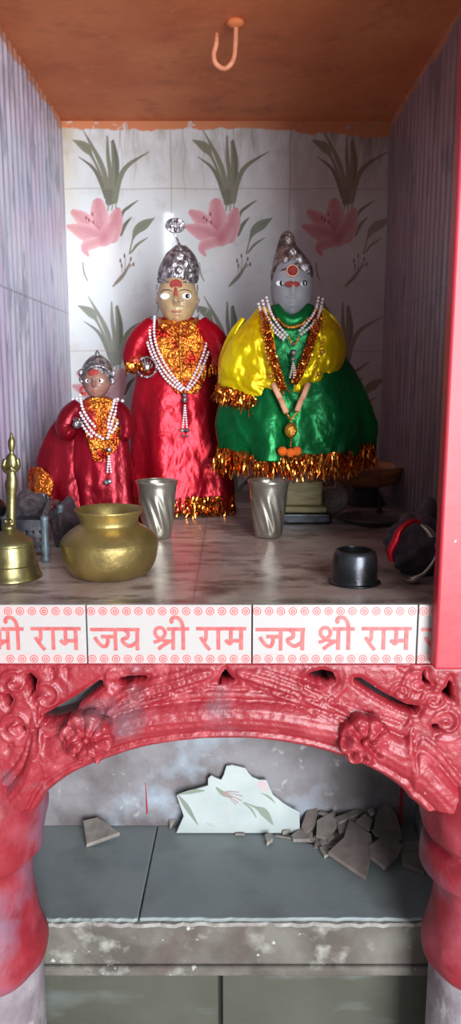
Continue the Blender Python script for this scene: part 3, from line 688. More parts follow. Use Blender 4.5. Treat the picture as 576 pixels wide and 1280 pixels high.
# ------------------------------------------------------------------ faces and hands
def head_geo(c, w_, h, d, tilt=0.0, beard=0.0, nose=1.0, ears=True):
    """Head with brow, sockets, nose, lips, chin and ears; the face looks towards -Y."""
    n, m = 80, 64; V, Fc = ball((0,0,0), 1, 1, 1, n, m); out = []
    g = lambda x, z, cx, cz, sx, sz: math.exp(-((x-cx)/sx)**2-((z-cz)/sz)**2)
    for x, y, z in V:
        jaw = max(0, -z); rr_ = math.sqrt(x*x+y*y); bx_ = rr_**.72/rr_ if rr_ > 1e-6 else 1
        x *= bx_; y *= bx_; X_ = x*(1-(.26-.16*beard)*jaw**1.8); Y_ = y*(1-.10*jaw)
        if y < 0:
            Y_ -= nose*.30*g(x, z, 0, -.16, .12, .15)+nose*.12*g(x, z, 0, .05, .09, .22); Y_ -= .05*g(x, z, 0, .22, .55, .10)
            Y_ += .09*(g(x, z, .40, .04, .22, .13)+g(x, z, -.40, .04, .22, .13)); Y_ -= .10*g(x, z, 0, -.47, .22, .055)+.09*g(x, z, 0, -.60, .18, .05); Y_ += .05*g(x, z, 0, -.535, .2, .02)
            Y_ -= .12*g(x, z, 0, -.84, .24, .14); Y_ -= .05*(g(x, z, .5, -.3, .22, .22)+g(x, z, -.5, -.3, .22, .22))
            Y_ -= beard*.16*g(x, z, 0, -.62, .6, .35)
        if ears: X_ += math.copysign(.13*math.exp(-((abs(x)-1)/.10)**2-((z+.06)/.17)**2-(y/.22)**2), x)
        out.append((c[0]+X_*w_*.5, c[1]+Y_*d*.5, c[2]+z*h*.5))
    return out, Fc
def facept(hv, x, z, off=0.0):
    """Point on the front of a head at (x, z)."""
    c = sorted((p for p in hv if p[1] < hv[0][1]), key=lambda p: (p[0]-x)**2+(p[2]-z)**2)[:4]
    ws = [1/(math.hypot(p[0]-x, p[2]-z)+1e-5) for p in c]; return Vector((x, sum(p[1]*w for p, w in zip(c, ws))/sum(ws)-off, z))
def eye(parent, c, w_, h, look=0.0, pr=.35, pup=True, skin=None):
    e = obj('eye', ball(c, w_/2, w_*.22, h/2, 20, 12), M['eye_white'], parent, label='wide white enamel eye')
    if pup: obj('pupil', ball((c[0]+look*w_, c[1]-w_*.2, c[2]), h*pr, w_*.06, h*pr, 16, 10), M['pupil'], e)
    return e
def hand(c, s, dirx, m, parent, name='hand'):
    gs = [ball(c, s*.5, s*.22, s*.55, 14, 10)]
    for k in range(4):
        f = k/3-.5; L2 = s*(.62, .78, .72, .55)[k]; a = Vector((c[0]+f*s*.8, c[1]-s*.05, c[2]+s*.35)); b = a+Vector((f*.25*s, -s*.12, L2*.5)); d = b+Vector((f*.1*s, -s*.25, L2*.45)); gs.append(tube([a, b, d], [s*.13, s*.12, s*.07], 8, 4))
    a = Vector((c[0]+dirx*s*.4, c[1]-s*.1, c[2]-s*.1)); gs.append(tube([a, a+Vector((dirx*s*.35, -s*.1, s*.2)), a+Vector((dirx*s*.4, -s*.2, s*.5))], [s*.15, s*.13, s*.08], 8, 4))
    return obj(name, join(*gs), m, parent)
def strands(body, parent, lines, r, m, off, name='bead_strand', gap=1.02):
    for ln in lines:
        pts = [body.on(a, b, off) for a, b in [tuple(p) for p in smoothpts(ln, 10)]]
        obj(name, beads(pts, r, gap), m, parent)

# ------------------------------------------------------------------ central statue in red satin
D1 = 1.74
s1 = thing('statue', (P(224,640,D1).x, D1, 0), 'standing golden-faced statue in a red satin robe with a tall silver crown', 'statue')
f1 = P(222, 374, D1)
k1 = (f1-Vector((0,0,CH))).dot(Vector((0, math.cos(TH), -math.sin(TH))))/F
robe1 = Body([(634,163,291,.62),(620,163,290,.62),(600,162,288,.6),(570,163,284,.6),(540,164,279,.58),(510,166,276,.55),(480,170,272,.52),(455,172,268,.50),(430,174,268,.48),(412,178,264,.46),(402,190,254,.44),(396,203,240,.45)], D1, n=200, levels=110, folds=.20, nf=6, seed=3, fold_pow=.9)
body1 = Body([(640,200,250,.7),(560,190,256,.6),(470,188,256,.5),(415,186,258,.42),(402,200,244,.45),(394,210,236,.8),(385,211,235,.9),(378,212,234,.9)], D1, n=48, levels=50)
hv, hf = head_geo((f1.x, D1-.006, f1.z), 49*k1, 66*k1, 52*k1)
obj('body', join(body1.geo(), (hv, hf)), M['skin_gold'], s1, label='golden painted face and neck')
rb = obj('robe', robe1.geo(), M['red_satin'], s1, label='glossy red satin robe')
obj('hem_band', fringe(robe1.hem(n=320, a0=math.pi*1.0, a1=math.pi*2.0, z=robe1.z0+.014), .004, .003, 1, 3, .05), M['braid'], rb)
obj('tinsel_fringe', fringe(robe1.hem(n=260, a0=math.pi*1.0, a1=math.pi*2.02, z=robe1.z0+.030), .045, .0030, 2, 5, .22), M['tinsel'], rb)
yf = D1-52*k1*.5
for sx, lk, pu in ((-12.5, 0.0, False), (11, 0.18, True)): eye(s1, facept(hv, f1.x+sx*k1, f1.z+1.0*k1, -.0018), 15*k1, 8.5*k1, lk, .33, pu)
for sx in (-12.5, 11): obj('eyebrow', tube([facept(hv, f1.x+(sx+a)*k1, f1.z+b*k1, .0002) for a, b in ((-8,6),(-4,7.8),(0,8.5),(4,7.8),(8,6))], [.0005,.001,.0012,.001,.0005], 8), M['hair'], s1)
obj('forehead_mark', join(ball(facept(hv, f1.x, f1.z+14*k1, -.001), 7.5*k1, .003, 6.5*k1, 20, 12), ball(facept(hv, f1.x, f1.z+3*k1, -.0015), 2.2*k1, .003, 8*k1, 12, 10)), M['sindoor'], s1, label='red powder mark on forehead and nose')
obj('lips', ball(facept(hv, f1.x, f1.z-17*k1, -.001), 6*k1, .0025, 1.8*k1, 16, 8), M['lip'], s1)
obj('nose_stud', join(*[ball(facept(hv, f1.x+(6+math.cos(a)*3)*k1, f1.z-(8+math.sin(a)*3.5)*k1, .001), .0018, n=8, m=6) for a in np.arange(0, 6.2, .9)]), M['silver'], s1)
crown1 = Body([(353,197,247,1.0),(344,197,249,1.0),(334,199,249,.96),(326,203,247,.92),(318,207,243,.88),(312,213,238,.8),(307,219,232,.7)], D1+.002, n=64, levels=30, folds=.05, nf=12, fold_pow=.2, wr=0.0)
cw = obj('crown', crown1.geo(), M['silver'], s1, label='stamped silver crown')
obj('crown_rim', tube([crown1.on(a, b, .0015) for a, b in ((197.5,349),(205,352),(222,354),(239,352),(247,349))], .0028, 10), M['silver'], cw)
for (a, b, r) in ((224,321,6), (218,330,4.5), (231,330,4.5), (224,338,4), (211,338,3), (237,338,3), (224,311,4)): 
    p = crown1.on(a, b, .001); obj('crown_boss', ball(p, r*k1, .003, r*k1*1.15, 14, 8), M['silver'], cw)
obj('finial_stem', tube([P(224,308,D1), P(222,300,D1), P(219,294,D1), P(217,290,D1)], [.0045,.0022,.0022,.003], 10), M['silver'], cw)
fc = P(219, 283, D1); hp = []
for k in range(40):
    a = 2*math.pi*k/40; rr = 10*k1*(1+.12*math.cos(2*a)-.18*max(0,-math.sin(a))+.10*abs(math.cos(a))); hp.append((math.cos(a)*rr, math.sin(a)*rr*1.05))
fo = obj('finial_leaf', prism(hp, .006, (fc.x, D1+.001, fc.z), (1,0,0), (0,0,1)), M['silver'], cw, smooth=False); bevel(fo, .002, 3)
obj('finial_boss', join(*[ball((fc.x+x*k1, D1-.004, fc.z+z*k1), 2.6*k1, .003, 3*k1, 10, 8) for x, z in ((0,4),(-4,0),(4,0),(0,-4))]), M['silver'], fo)
for sx in (-1, 1):
    pts = [(f1.x+sx*(25+2.5*math.sin(t*3))*k1, D1-.010-.004*math.cos(t*2), f1.z+(16-t*7)*k1) for t in range(0, 8)]
    obj('ear_ornament', beads([tuple(p) for p in smoothpts(pts, 6)], .0016, .9), M['silver'], s1)
# shoulders, sleeves, hands
for pts, rr in (([(192,406),(176,424),(167,446),(172,462)], (.022,.026,.025,.018)), ([(250,406),(268,424),(277,446),(276,466)], (.022,.026,.024,.018))):
    q = [P(a, b, D1-.012-.012*i) for i, (a, b) in enumerate(pts)]; sv = obj('sleeve', tube(q, rr, 28, 10), M['red_satin'], s1)
    e = q[-1]; pth = [(Vector((e.x+.021*math.cos(a), e.y+.018*math.sin(a), e.z+.012)), Vector((math.cos(a), math.sin(a), 0))) for a in np.linspace(math.pi*.9, math.pi*2.1, 40)]
    obj('cuff_band', tube([q[-2]+(q[-1]-q[-2])*t for t in (.15,.5,.9)], [rr[3]*1.25, rr[3]*1.28, rr[3]*1.1], 24, 4), M['foil_red'], sv)
    obj('cuff_tinsel', fringe(pth, .022, .0026, 2, 9, .3), M['tinsel'], sv)
hc = P(183, 459, D1-.062); hand((hc.x, hc.y, hc.z), .016, 1, M['silver'], s1)
fl = [(hc.x+math.cos(a)*.021, hc.y+.002, hc.z+math.sin(a)*.021) for a in np.linspace(0, 2*math.pi, 25)]
ring = obj('wrist_ornament', join(tube(fl, .0022, 8, 2), *[ball(p, .0036, n=8, m=6) for p in fl[:-1:2]]), M['silver'], s1, label='silver flower bangle')
obj('bodice', patch(robe1, [(400,203,241),(408,196,250),(425,192,257),(445,196,259),(465,203,258),(480,212,254),(492,222,246)], .007, .004, 30, 6, .004, 3), M['foil'], s1, label='crinkled orange gold foil bodice')
obj('collar_placket', tube([robe1.on(a, b, .009) for a, b in ((226,404),(225,430),(226,455),(228,482))], [.003,.004,.0035,.002], 10), M['braid'], s1)
obj('collar', join(*[tube([robe1.on(a, b, .012) for a, b in pts], [.004,.009,.008,.003], 12, 6) for pts in (((199,398),(204,408),(214,416),(225,420)), ((246,398),(242,408),(235,416),(226,420)))]), M['foil'], s1)
nk = thing; 
n1 = obj('necklace', beads([robe1.on(a, b, .014) for a, b in [tuple(p) for p in smoothpts([(187,400),(188,425),(197,450),(212,472),(230,488)], 12)]], .0036, 1.0), M['pearl'], s1, label='triple white pearl necklace with long pendant')
strands(robe1, n1, [[(193,396),(193,422),(201,446),(216,470),(231,486)], [(183,404),(184,428),(194,453),(209,476),(229,490)], [(261,402),(259,425),(252,448),(242,470),(232,488)], [(266,404),(264,428),(256,452),(246,474),(233,489)]], .0034, M['pearl'], .015)
for dy, r in ((494,.0050), (500,.0062)): obj('pendant_bead', ball(robe1.on(231, dy, .016), r, n=14, m=10), M['silver'], n1)
for x in (228.5, 233.5):
    obj('tassel', beads([robe1.on(231+(x-231)*t, 504+t*30, .016) for t in np.linspace(.1, 1, 20)], .0026), M['pearl'], n1)
    obj('tassel_bell', join(ball(robe1.on(231+(x-231)*1.3, 538, .017), .0058, .0058, .0045, 14, 10), ball(robe1.on(231+(x-231)*1.2, 545, .017), .0035, n=12, m=8)), M['silver'], n1)

# ------------------------------------------------------------------ statue in green satin and yellow shawl
D2 = 1.60
s2 = thing('statue', (P(367,640,D2).x, D2, .09), 'grey bearded statue in a flared green satin skirt and bright yellow shawl', 'statue')
f2 = P(364, 358, D2); k2 = (f2-Vector((0,0,CH))).dot(Vector((0, math.cos(TH), -math.sin(TH))))/F
skirt = Body([(572,274,463,.55),(560,273,464,.55),(545,272,464,.54),(525,272,462,.52),(505,276,458,.50),(485,284,450,.48),(465,292,440,.46),(445,300,430,.44),(420,306,424,.42),(400,316,414,.42),(388,328,402,.42),(380,342,388,.5)], D2, n=200, levels=110, folds=.17, nf=7, seed=8, lift=.018, fold_pow=1.1)
obj('green_robe', skirt.geo(), M['green_satin'], s2, label='glossy emerald satin robe with wide skirt'); gr_ = s2.children[-1] if len(s2.children) else None
gr_ = [o for o in bpy.data.objects if o.name.startswith('green_robe')][0]
body2 = Body([(600,345,390,.8),(560,340,392,.7),(480,335,395,.5),(410,330,400,.42),(392,344,386,.5),(382,350,380,.8),(374,350,378,.9)], D2, n=40, levels=40)
hv, hf = head_geo((f2.x, D2-.006, f2.z-3*k2), 52*k2, 76*k2, 52*k2, beard=1.0, nose=.6, ears=False)
obj('body', join(body2.geo(), (hv, hf)), M['skin_grey'], s2, label='grey painted bearded face')
yf2 = D2-26*k2
for sx, lk in ((-15.5, .30), (12, -.05)): eye(s2, facept(hv, f2.x+sx*k2, f2.z+1*k2, -.002), 11*k2, 7*k2, .20, .46)
obj('forehead_mark', ball(facept(hv, f2.x-1*k2, f2.z+15*k2, 0.003), 6*k2, .006, 6*k2, 18, 12), M['sindoor'], s2, label='round red forehead mark with pale ring')
obj('mark_ring', tube([facept(hv, f2.x-1*k2+math.cos(a)*6.8*k2, f2.z+15*k2+math.sin(a)*6.8*k2, .004) for a in np.linspace(0, 2*math.pi, 20)], .0011, 8, 2), M['peach'], s2)
obj('nose_powder', ball(facept(hv, f2.x-1*k2, f2.z-1*k2, -.002), 9*k2, .0035, 4*k2, 16, 10), M['sindoor'], s2)
obj('mouth', ball(facept(hv, f2.x-2*k2, f2.z-16*k2, -.001), 7*k2, .003, 1.3*k2, 16, 8), M['skin_grey'], s2)
cap2 = Body([(344,339,391,.98),(340,338,391,1.04),(334,340,390,.98),(326,341,386,.92),(316,344,378,.88),(308,346,371,.8),(300,348,368,.75),(295,350,366,.7),(290,355,362,.6)], D2+.004, n=64, levels=40, folds=.05, nf=10, fold_pow=.2, wr=0.0)
cp = obj('crown', cap2.geo(), M['silver_brown'], s2, label='tarnished silver cap crown leaning to one side')
obj('crown_lobe', ball(P(359, 301, D2-.004), 9*k2, .010, 12*k2, 20, 12), M['silver_brown'], cp)
for (a, b, r) in ((372,326,8), (380,334,7), (366,316,6), (383,338,5), (358,326,5), (371,333,5)): obj('crown_boss', ball(cap2.on(a, b, .001), r*k2, .004, r*k2, 14, 8), M['silver'], cp)
obj('crown_rim', tube([cap2.on(a, b, .001) for a, b in ((339,345),(350,339),(364,335),(380,339),(390,345))], .0022, 10), M['silver_brown'], cp)
for sx in (-1,): obj('sideburn', ball((f2.x-23*k2, D2-.012, f2.z+8*k2), 3*k2, .006, 6*k2, 12, 8), M['hair'], s2)
obj('collar', tube([skirt.on(a, b, .006) for a, b in ((346,384),(352,396),(364,402),(378,396),(386,384))], [.010,.013,.014,.013,.010], 16, 6), M['green_satin'], s2)
obj('collar_braid', tube([skirt.on(a, b, .014) for a, b in ((346,398),(356,407),(366,409),(378,405),(386,397))], .0035, 10), M['braid'], s2)
hemband = obj('hem_band', fringe(skirt.hem(n=420, z=skirt.z0+.006, a0=math.pi*.99, a1=math.pi*2.01), .005, .003, 1, 4, .05), M['braid'], gr_)
obj('tinsel_fringe', fringe(skirt.hem(n=400, z=skirt.z0+.010, a0=math.pi*.98, a1=math.pi*2.02), .050, .0030, 2, 15, .24), M['tinsel'], gr_)
shawl = Body([(520,292,400,.5),(500,280,408,.52),(482,273,418,.52),(458,272,430,.52),(430,281,432,.50),(410,298,424,.48),(396,312,412,.46),(384,324,400,.44)], D2, n=96, levels=60)
lp = obj('shawl', patch(shawl, [(384,322,336),(396,313,338),(412,298,341),(432,283,344),(455,274,347),(472,273,350),(484,274,354),(492,300,358),(500,330,362)], .004, .004, 34, 6, .010, 23), M['yellow_satin'], s2, label='bright yellow satin shawl with copper tinsel edge')
obj('shawl_panel', patch(shawl, [(384,396,403),(396,394,417),(412,391,428),(432,387,433),(452,383,430),(470,378,418),(484,368,412),(493,358,406),(499,350,372)], .004, .004, 30, 6, .010, 29), M['yellow_satin'], lp)
obj('shawl_back_fold', tube([P(305,398,D2+.01), P(292,420,D2+.015), P(283,450,D2+.01), P(280,478,D2)], [.006,.012,.016,.012], 20, 8), M['yellow_satin'], lp)
def edge_path(body, pts, off, n=14):
    q = [body.on(a, b, off) for a, b in [tuple(p) for p in smoothpts(pts, n)]]; return [(p, Vector((0,-1,0))) for p in q]
for pts in ([(330,390),(333,412),(339,438),(346,462),(354,488)], [(397,388),(394,412),(386,436),(378,458),(368,478)]):
    a = [(b, l) for l, b in pts]; obj('edging', patch(shawl, [(y, x-5.5, x+5.5) for x, y in pts], .011, .004, 8, 8, .005, 31), M['foil'], lp)
    obj('edging_tinsel', fringe(edge_path(shawl, pts, .016), .016, .0026, 2, 41, .7), M['tinsel'], lp)
obj('edging_tinsel', fringe(edge_path(shawl, [(271,482),(285,487),(300,492),(320,499),(345,506)], .012, 26), .036, .003, 2, 43, .3), M['tinsel'], lp)
obj('edging_tinsel', fringe(edge_path(shawl, [(355,503),(375,500),(392,495),(408,490)], .010, 12), .014, .0026, 2, 44, .3), M['tinsel'], lp)
n2 = obj('necklace', beads([skirt.on(a, b, .020) for a, b in [tuple(p) for p in smoothpts([(328,376),(334,396),(344,410),(358,424)], 12)]], .0034), M['pearl'], s2, label='white pearl necklace with grey pendant')
strands(skirt, n2, [[(333,372),(339,392),(349,408),(360,420)], [(323,380),(330,401),(342,414),(356,426)], [(403,374),(399,392),(390,406),(374,420)], [(398,372),(394,388),(385,402),(372,416)]], .0033, M['pearl'], .021)
obj('pendant_cord', tube([skirt.on(a, b, .021) for a, b in ((360,420),(367,432),(374,420))], .0018, 8), M['gold_bead'], n2)
for y_, r in ((430,.004), (441,.0068), (449,.0042)): obj('pendant_bead', ball(skirt.on(366.5, y_, .022), r, n=14, m=10), M['silver'], n2)
for x in (362, 367, 371): obj('tassel', beads([skirt.on(366.5+(x-366.5)*t, 452+t*22, .022) for t in np.linspace(.1, 1, 14)], .0024), M['pearl_dull'], n2)
n3 = obj('garland', join(*[tube([skirt.on(a, b, .024), skirt.on(c, d, .026)], .0058, 12, 2) for a, b, c, d in ((341,480,350,498), (350,498,358,516), (385,480,378,498), (377,498,371,514))]), M['peach'], s2, label='garland of peach rods with gold bead and orange pompoms')
obj('garland_beads', beads([shawl.on(a, b, .022) for a, b in [tuple(p) for p in smoothpts([(326,400),(330,425),(334,455),(341,478)], 10)]], .0026, 1.5), M['gold_bead'], n3)
obj('garland_beads', beads([shawl.on(a, b, .022) for a, b in [tuple(p) for p in smoothpts([(405,398),(403,425),(396,455),(386,478)], 10)]], .0026, 1.5), M['gold_bead'], n3)
for a, b in ((338,470),(399,467),(335,448),(403,440)): obj('garland_knot', ball(shawl.on(a, b, .024), .0048, n=12, m=8), M['gold_bead'], n3)
obj('garland_cord', tube([skirt.on(a, b, .026) for a, b in ((358,516),(364,524),(371,515))], .002, 8), M['gold_bead'], n3)
obj('gold_ball', ball(skirt.on(363.5, 538, .024), .0125, .011, .0145, 20, 14), M['gold_bead'], n3)
obj('garland_link', beads([skirt.on(363.5, b, .024) for b in np.linspace(524, 562, 24)], .0022), M['braid'], n3)
for x, y_ in ((353,564), (363,566), (371,564)): obj('pompom', ball(skirt.on(x, y_, .026), .0098, .009, .0092, 16, 12), M['orange_pom'], n3)

# its pedestal
PD = 1.67; pc = P(374, 640, PD)
pd = thing('pedestal', (pc.x, PD, 0), 'squat olive-brown stepped pedestal under the green-skirted statue', 'pedestal')
for nm, (hx, hy, z0, z1), mm in (('base_step', (.062,.075,0,.022), 'dark_steel'), ('middle_step', (.054,.066,.022,.036), 'wood'), ('block', (.044,.055,.036,.0895), 'wood')):
    bevel(obj(nm, box(pc.x-hx, pc.x+hx, PD-hy, PD+hy, z0, z1), M[mm], pd, smooth=False), .004, 3)

# ------------------------------------------------------------------ small statue at the left
D3 = 1.50
s3 = thing('statue', (P(118,650,D3).x, D3, 0), 'small brown-faced statue in dark red satin with rounded silver crown, left of the others', 'statue')
f3 = P(121, 477, D3); k3 = (f3-Vector((0,0,CH))).dot(Vector((0, math.cos(TH), -math.sin(TH))))/F
robe3 = Body([(668,92,178,.6),(650,90,174,.6),(630,88,170,.58),(600,88,167,.55),(570,90,163,.52),(545,92,160,.50),(525,93,158,.46),(510,95,154,.44),(502,102,148,.44),(496,110,136,.5)], D3, n=140, levels=90, folds=.14, nf=8, seed=15)
body3 = Body([(668,108,150,.6),(600,104,150,.5),(520,102,150,.42),(503,110,138,.5),(496,114,132,.8),(488,114,132,.9)], D3, n=40, levels=30)
hv, hf = head_geo((f3.x, D3-.004, f3.z), 34*k3, 42*k3, 36*k3)
obj('body', join(body3.geo(), (hv, hf)), M['skin_brown'], s3, label='brown painted face')
obj('robe', robe3.geo(), M['dark_red_satin'], s3, label='dark red satin robe')
yf3 = D3-.004-18*k3
for sx in (-7.5, 7): eye(s3, facept(hv, f3.x+sx*k3, f3.z+1*k3, -.001), 8.5*k3, 5.5*k3, .0, .3)
obj('forehead_mark', ball(facept(hv, f3.x-1*k3, f3.z+10*k3, -.002), 6.5*k3, .004, 5.5*k3, 16, 10), M['sindoor'], s3, label='red powder on forehead')
obj('lips', ball(facept(hv, f3.x, f3.z-11.5*k3, -.0006), 4*k3, .0016, 1.1*k3, 14, 8), M['lip'], s3)
cr3 = Body([(474,102,140,1.0),(468,102,141,1.0),(460,103,140,1.0),(452,107,136,.95),(447,112,131,.9),(444,116,127,.8)], D3+.004, n=56, levels=24, folds=.05, nf=14, fold_pow=.2, wr=0.0)
c3 = obj('crown', cr3.geo(), M['silver'], s3, label='rounded silver crown')
obj('crown_rim', tube([cr3.on(a, b, .002) for a, b in ((102,476),(107,464),(116,458),(126,458),(136,464),(141,478))], .0032, 10), M['silver'], c3)
obj('crown_finial', tube([P(121,447,D3), P(121.5,442,D3), P(121,437,D3)], [.006,.0045,.001], 10), M['silver'], c3)
for a, b in ((102,474),(140,476),(101,466),(141,467)): obj('crown_side', ball(P(a, b, D3-.01), 3.5*k3, .003, 5*k3, 12, 8), M['silver'], c3)
er = [P(105+4.5*math.cos(a), 488+4.5*math.sin(a), D3-.012) for a in np.linspace(0, 2*math.pi, 20)]; obj('ear_ring', tube(er, .0022, 8, 2), M['foil_red'], s3)
obj('bodice', patch(robe3, [(497,112,135),(504,104,146),(520,102,150),(540,106,150),(560,112,146),(572,116,134),(577,120,128)], .007, .004, 24, 6, .005, 9), M['foil'], s3, label='crinkled orange foil bodice')
obj('bodice_panel', patch(robe3, [(500,106,116),(515,104,118),(535,107,119),(550,112,118)], .010, .003, 10, 6, .003, 12), M['foil_red'], s3)
# cloak spreading to the left
cl = Body([(640,38,150,.50),(625,34,140,.50),(608,36,132,.50),(590,44,126,.48),(570,48,122,.44),(548,56,118,.40),(530,66,114,.36),(516,80,110,.32),(508,90,108,.30)], D3+.012, n=150, levels=90, folds=.16, nf=7, seed=21)
ck = obj('cloak', cl.geo(), M['dark_red_satin'], s3, label='dark red satin cloak spread to the left')
obj('cloak_corner', patch(cl, [(584,38,50),(592,36,60),(604,35,66),(616,36,64),(626,44,60),(632,50,58)], .008, .006, 18, 6, .010, 37), M['foil'], ck, label='orange gold foil corner')
obj('corner_tinsel', fringe(edge_path(cl, [(38,612),(46,618),(56,622),(64,622)], .016, 10), .024, .003, 2, 51, .5), M['tinsel'], ck)
for pts, rr in (([(100,508),(88,520),(82,536),(90,544)], (.018,.021,.019,.013)), ([(146,508),(155,520),(158,536),(155,548)], (.014,.015,.013,.010))):
    q = [P(a, b, D3-.014-.010*i) for i, (a, b) in enumerate(pts)]; sv = obj('sleeve', tube(q, rr, 24, 8), M['dark_red_satin'], s3)
hc = P(97, 530, D3-.050); hand((hc.x, hc.y, hc.z), .012, 1, M['silver'], s3); obj('wrist_ball', ball((hc.x, hc.y-.006, hc.z), .0085, n=16, m=10), M['silver'], s3)
n4 = obj('necklace', beads([robe3.on(a, b, .016) for a, b in [tuple(p) for p in smoothpts([(96,498),(98,512),(106,526),(116,540),(131,550)], 12)]], .0034), M['pearl'], s3, label='white bead necklace of three strands')
strands(robe3, n4, [[(91,499),(94,516),(102,530),(112,544),(118,546)], [(100,494),(103,510),(110,523),(119,534)], [(147,499),(145,512),(140,528),(134,548)], [(153,501),(151,516),(146,530),(139,542)], [(143,500),(140,512),(136,524),(135,536)]], .0033, M['pearl'], .017)
obj('pendant_bead', ball(robe3.on(136, 562, .018), .0052, n=14, m=10), M['silver'], n4)
for x in (134, 139): obj('tassel', beads([robe3.on(136+(x-136)*t, 568+t*24, .018) for t in np.linspace(.1, 1, 14)], .0025), M['pearl'], n4)
obj('tassel_bell', join(*[ball(robe3.on(a, b, .018), .0050, n=12, m=8) for a, b in ((132,603),(137,602))]), M['silver'], n4)

# ------------------------------------------------------------------ vessels
pb = G(136, 722); pb = Vector((pb.x, 1.165, 0))
pot = thing('water_pot', pb, 'round brass water pot with a flared rim at the front left', 'pot')
prof = [(.0001,0),(.040,.0),(.052,.002),(.062,.008),(.0705,.022),(.0745,.040),(.0755,.054),(.0735,.060),(.064,.070),(.052,.078),(.0460,.082),(.0445,.086),(.0460,.092),(.0505,.100),(.0530,.1035),(.0530,.1055),(.0515,.106),(.047,.101),(.0425,.092),(.041,.086),(.046,.078),(.062,.066),(.070,.054),(.069,.038),(.058,.014),(.04,.005),(.0001,.004)]
prof = [(r*1.0, z*1.0) for r, z in prof]
obj('vessel', lathe(prof, pb, 96, None, 3), M['brass'], pot)
obj('shoulder_line', tube([(pb.x+.0752*math.cos(a), pb.y+.0752*math.sin(a), .056) for a in np.linspace(0, 2*math.pi, 60)], .0008, 6, 1), M['brass'], pot)
cc = M['dark_steel']
def tumbler(base):
    t = thing('tumbler', base, '', 'tumbler', 'steel tumblers on the niche floor')
    fl_ = lambda a, z: 1+(.030*math.sin(13*a+z*125)*min(1, max(0, (z-.012)/.01))*min(1, max(0, (.088-z)/.012)))
    pr = [(.0001,.001),(.024,.001),(.0265,.004)]+[(.0265+(.0385-.0265)*k/20, .004+.100*k/20) for k in range(1, 21)]+[(.0405,.109),(.0408,.1115),(.0395,.112),(.0372,.108)]+[(.0372-.0115*k/10, .108-.098*k/10) for k in range(1, 11)]+[(.0001,.009)]
    obj('cup', lathe(pr, base, 144, fl_), M['steel'], t)
    obj('rim', tube([(base.x+.0403*math.cos(a), base.y+.0403*math.sin(a), .1115) for a in np.linspace(0, 2*math.pi, 48)], .0012, 8, 1), M['steel'], t)
    return t
tb = G(199, 674); tb = Vector((P(196.5,640,1.452).x, 1.452, 0))
t1 = tumbler(tb); t1['label'] = 'fluted steel tumbler just behind the brass pot'
t2 = copy_tree(t1); t2.location = (P(335.5,640,1.46).x, 1.46, 0); t2.rotation_euler = (0,0,.4); t2['label'] = 'fluted steel tumbler standing alone before the green-skirted statue'

bb = Vector((P(14,700,1.15).x, 1.15, 0))
bell = thing('hand_bell', bb, 'brass hand bell with a standing figure handle at the left front', 'bell')
obj('bell_body', lathe([(.0001,.003),(.040,.003),(.0455,.0),(.0462,.003),(.043,.010),(.0405,.020),(.0400,.0225),(.0385,.024),(.037,.038),(.0345,.052),(.0350,.054),(.0315,.060),(.018,.070),(.010,.076),(.006,.082),(.0001,.084)], bb, 72, None, 3), M['brass_bell'], bell)
fig = Body([(668,8,20,1),(650,8,20,.9),(625,8,20,.8),(606,6,22,.75),(597,8,21,.7),(590,8,20,.7),(578,6,22,.6),(570,8,20,.65),(566,12,17,.9),(562,11,18,.9),(556,10,19,.9),(551,10,19,.9),(546,12,17,.9),(541,13,15,.9)], 1.15, n=32, levels=70)
arms = [tube([P(7,574,1.15), P(4.5,584,1.147), P(9,590,1.138), P(16,586,1.134)], [.004,.0035,.003,.0025], 10), tube([P(21.5,574,1.15), P(23,583,1.147), P(19,588,1.138), P(13,584,1.134)], [.004,.0035,.003,.0025], 10)]
obj('figure_handle', join(fig.geo(), *arms), M['brass_bell'], bell, label='slender standing figure in brass')
obj('handle_foot', join(ball((bb.x, 1.145, .080), .011, .010, .006, 16, 10), tube([(bb.x-.004,1.150,.083),(bb.x-.004,1.142,.0925)], .003, 8, 2), tube([(bb.x+.004,1.150,.083),(bb.x+.004,1.142,.0925)], .003, 8, 2)), M['brass_bell'], bell)

ub = Vector((P(443,715,1.12).x, 1.12, 0))
bowl = thing('upturned_bowl', ub, 'small blackened steel bowl upside down near the front right', 'bowl')
obj('bowl_body', lathe([(.0375,0),(.0382,.002),(.0355,.004),(.0345,.012),(.0338,.030),(.0322,.044),(.029,.050),(.0265,.0505),(.024,.048),(.0001,.0475)], ub, 72, lambda a, z: 1+.008*math.sin(3*a)+.006*math.sin(7*a+z*80), 3), M['dark_steel'], bowl)
obj('bowl_lip', tube([(ub.x+.0380*math.cos(a), ub.y+.038*math.sin(a), .0018) for a in np.linspace(0, 2*math.pi, 60)], .0016, 8, 1), M['dark_steel'], bowl)
obj('foot_ring', tube([(ub.x+.0265*math.cos(a), ub.y+.0265*math.sin(a), .0500) for a in np.linspace(0, 2*math.pi, 60)], .0013, 8, 1), M['dark_steel'], bowl)

# ash plate with incense stick
ab = G(467, 652)
pl = thing('incense_plate', ab, 'round dull metal plate with an upright incense stick at the right', 'plate')
obj('plate', lathe([(.0001,.0),(.055,.0),(.066,.004),(.074,.010),(.0755,.011),(.074,.0125),(.064,.006),(.05,.0035),(.0001,.0032)], ab, 64, None, 2), M['ash'], pl)
sp = G(474, 645); obj('stick_holder', lathe([(.0001,.004),(.009,.004),(.009,.010),(.005,.016),(.0028,.020),(.0001,.021)], (sp.x, sp.y, 0), 24), M['dark_steel'], pl)
obj('incense_stick', tube([(sp.x, sp.y, .016), (sp.x-.001, sp.y, .06), (sp.x-.003, sp.y, .104)], [.0013,.0013,.001], 8, 2), M['dark_cloth'], pl)

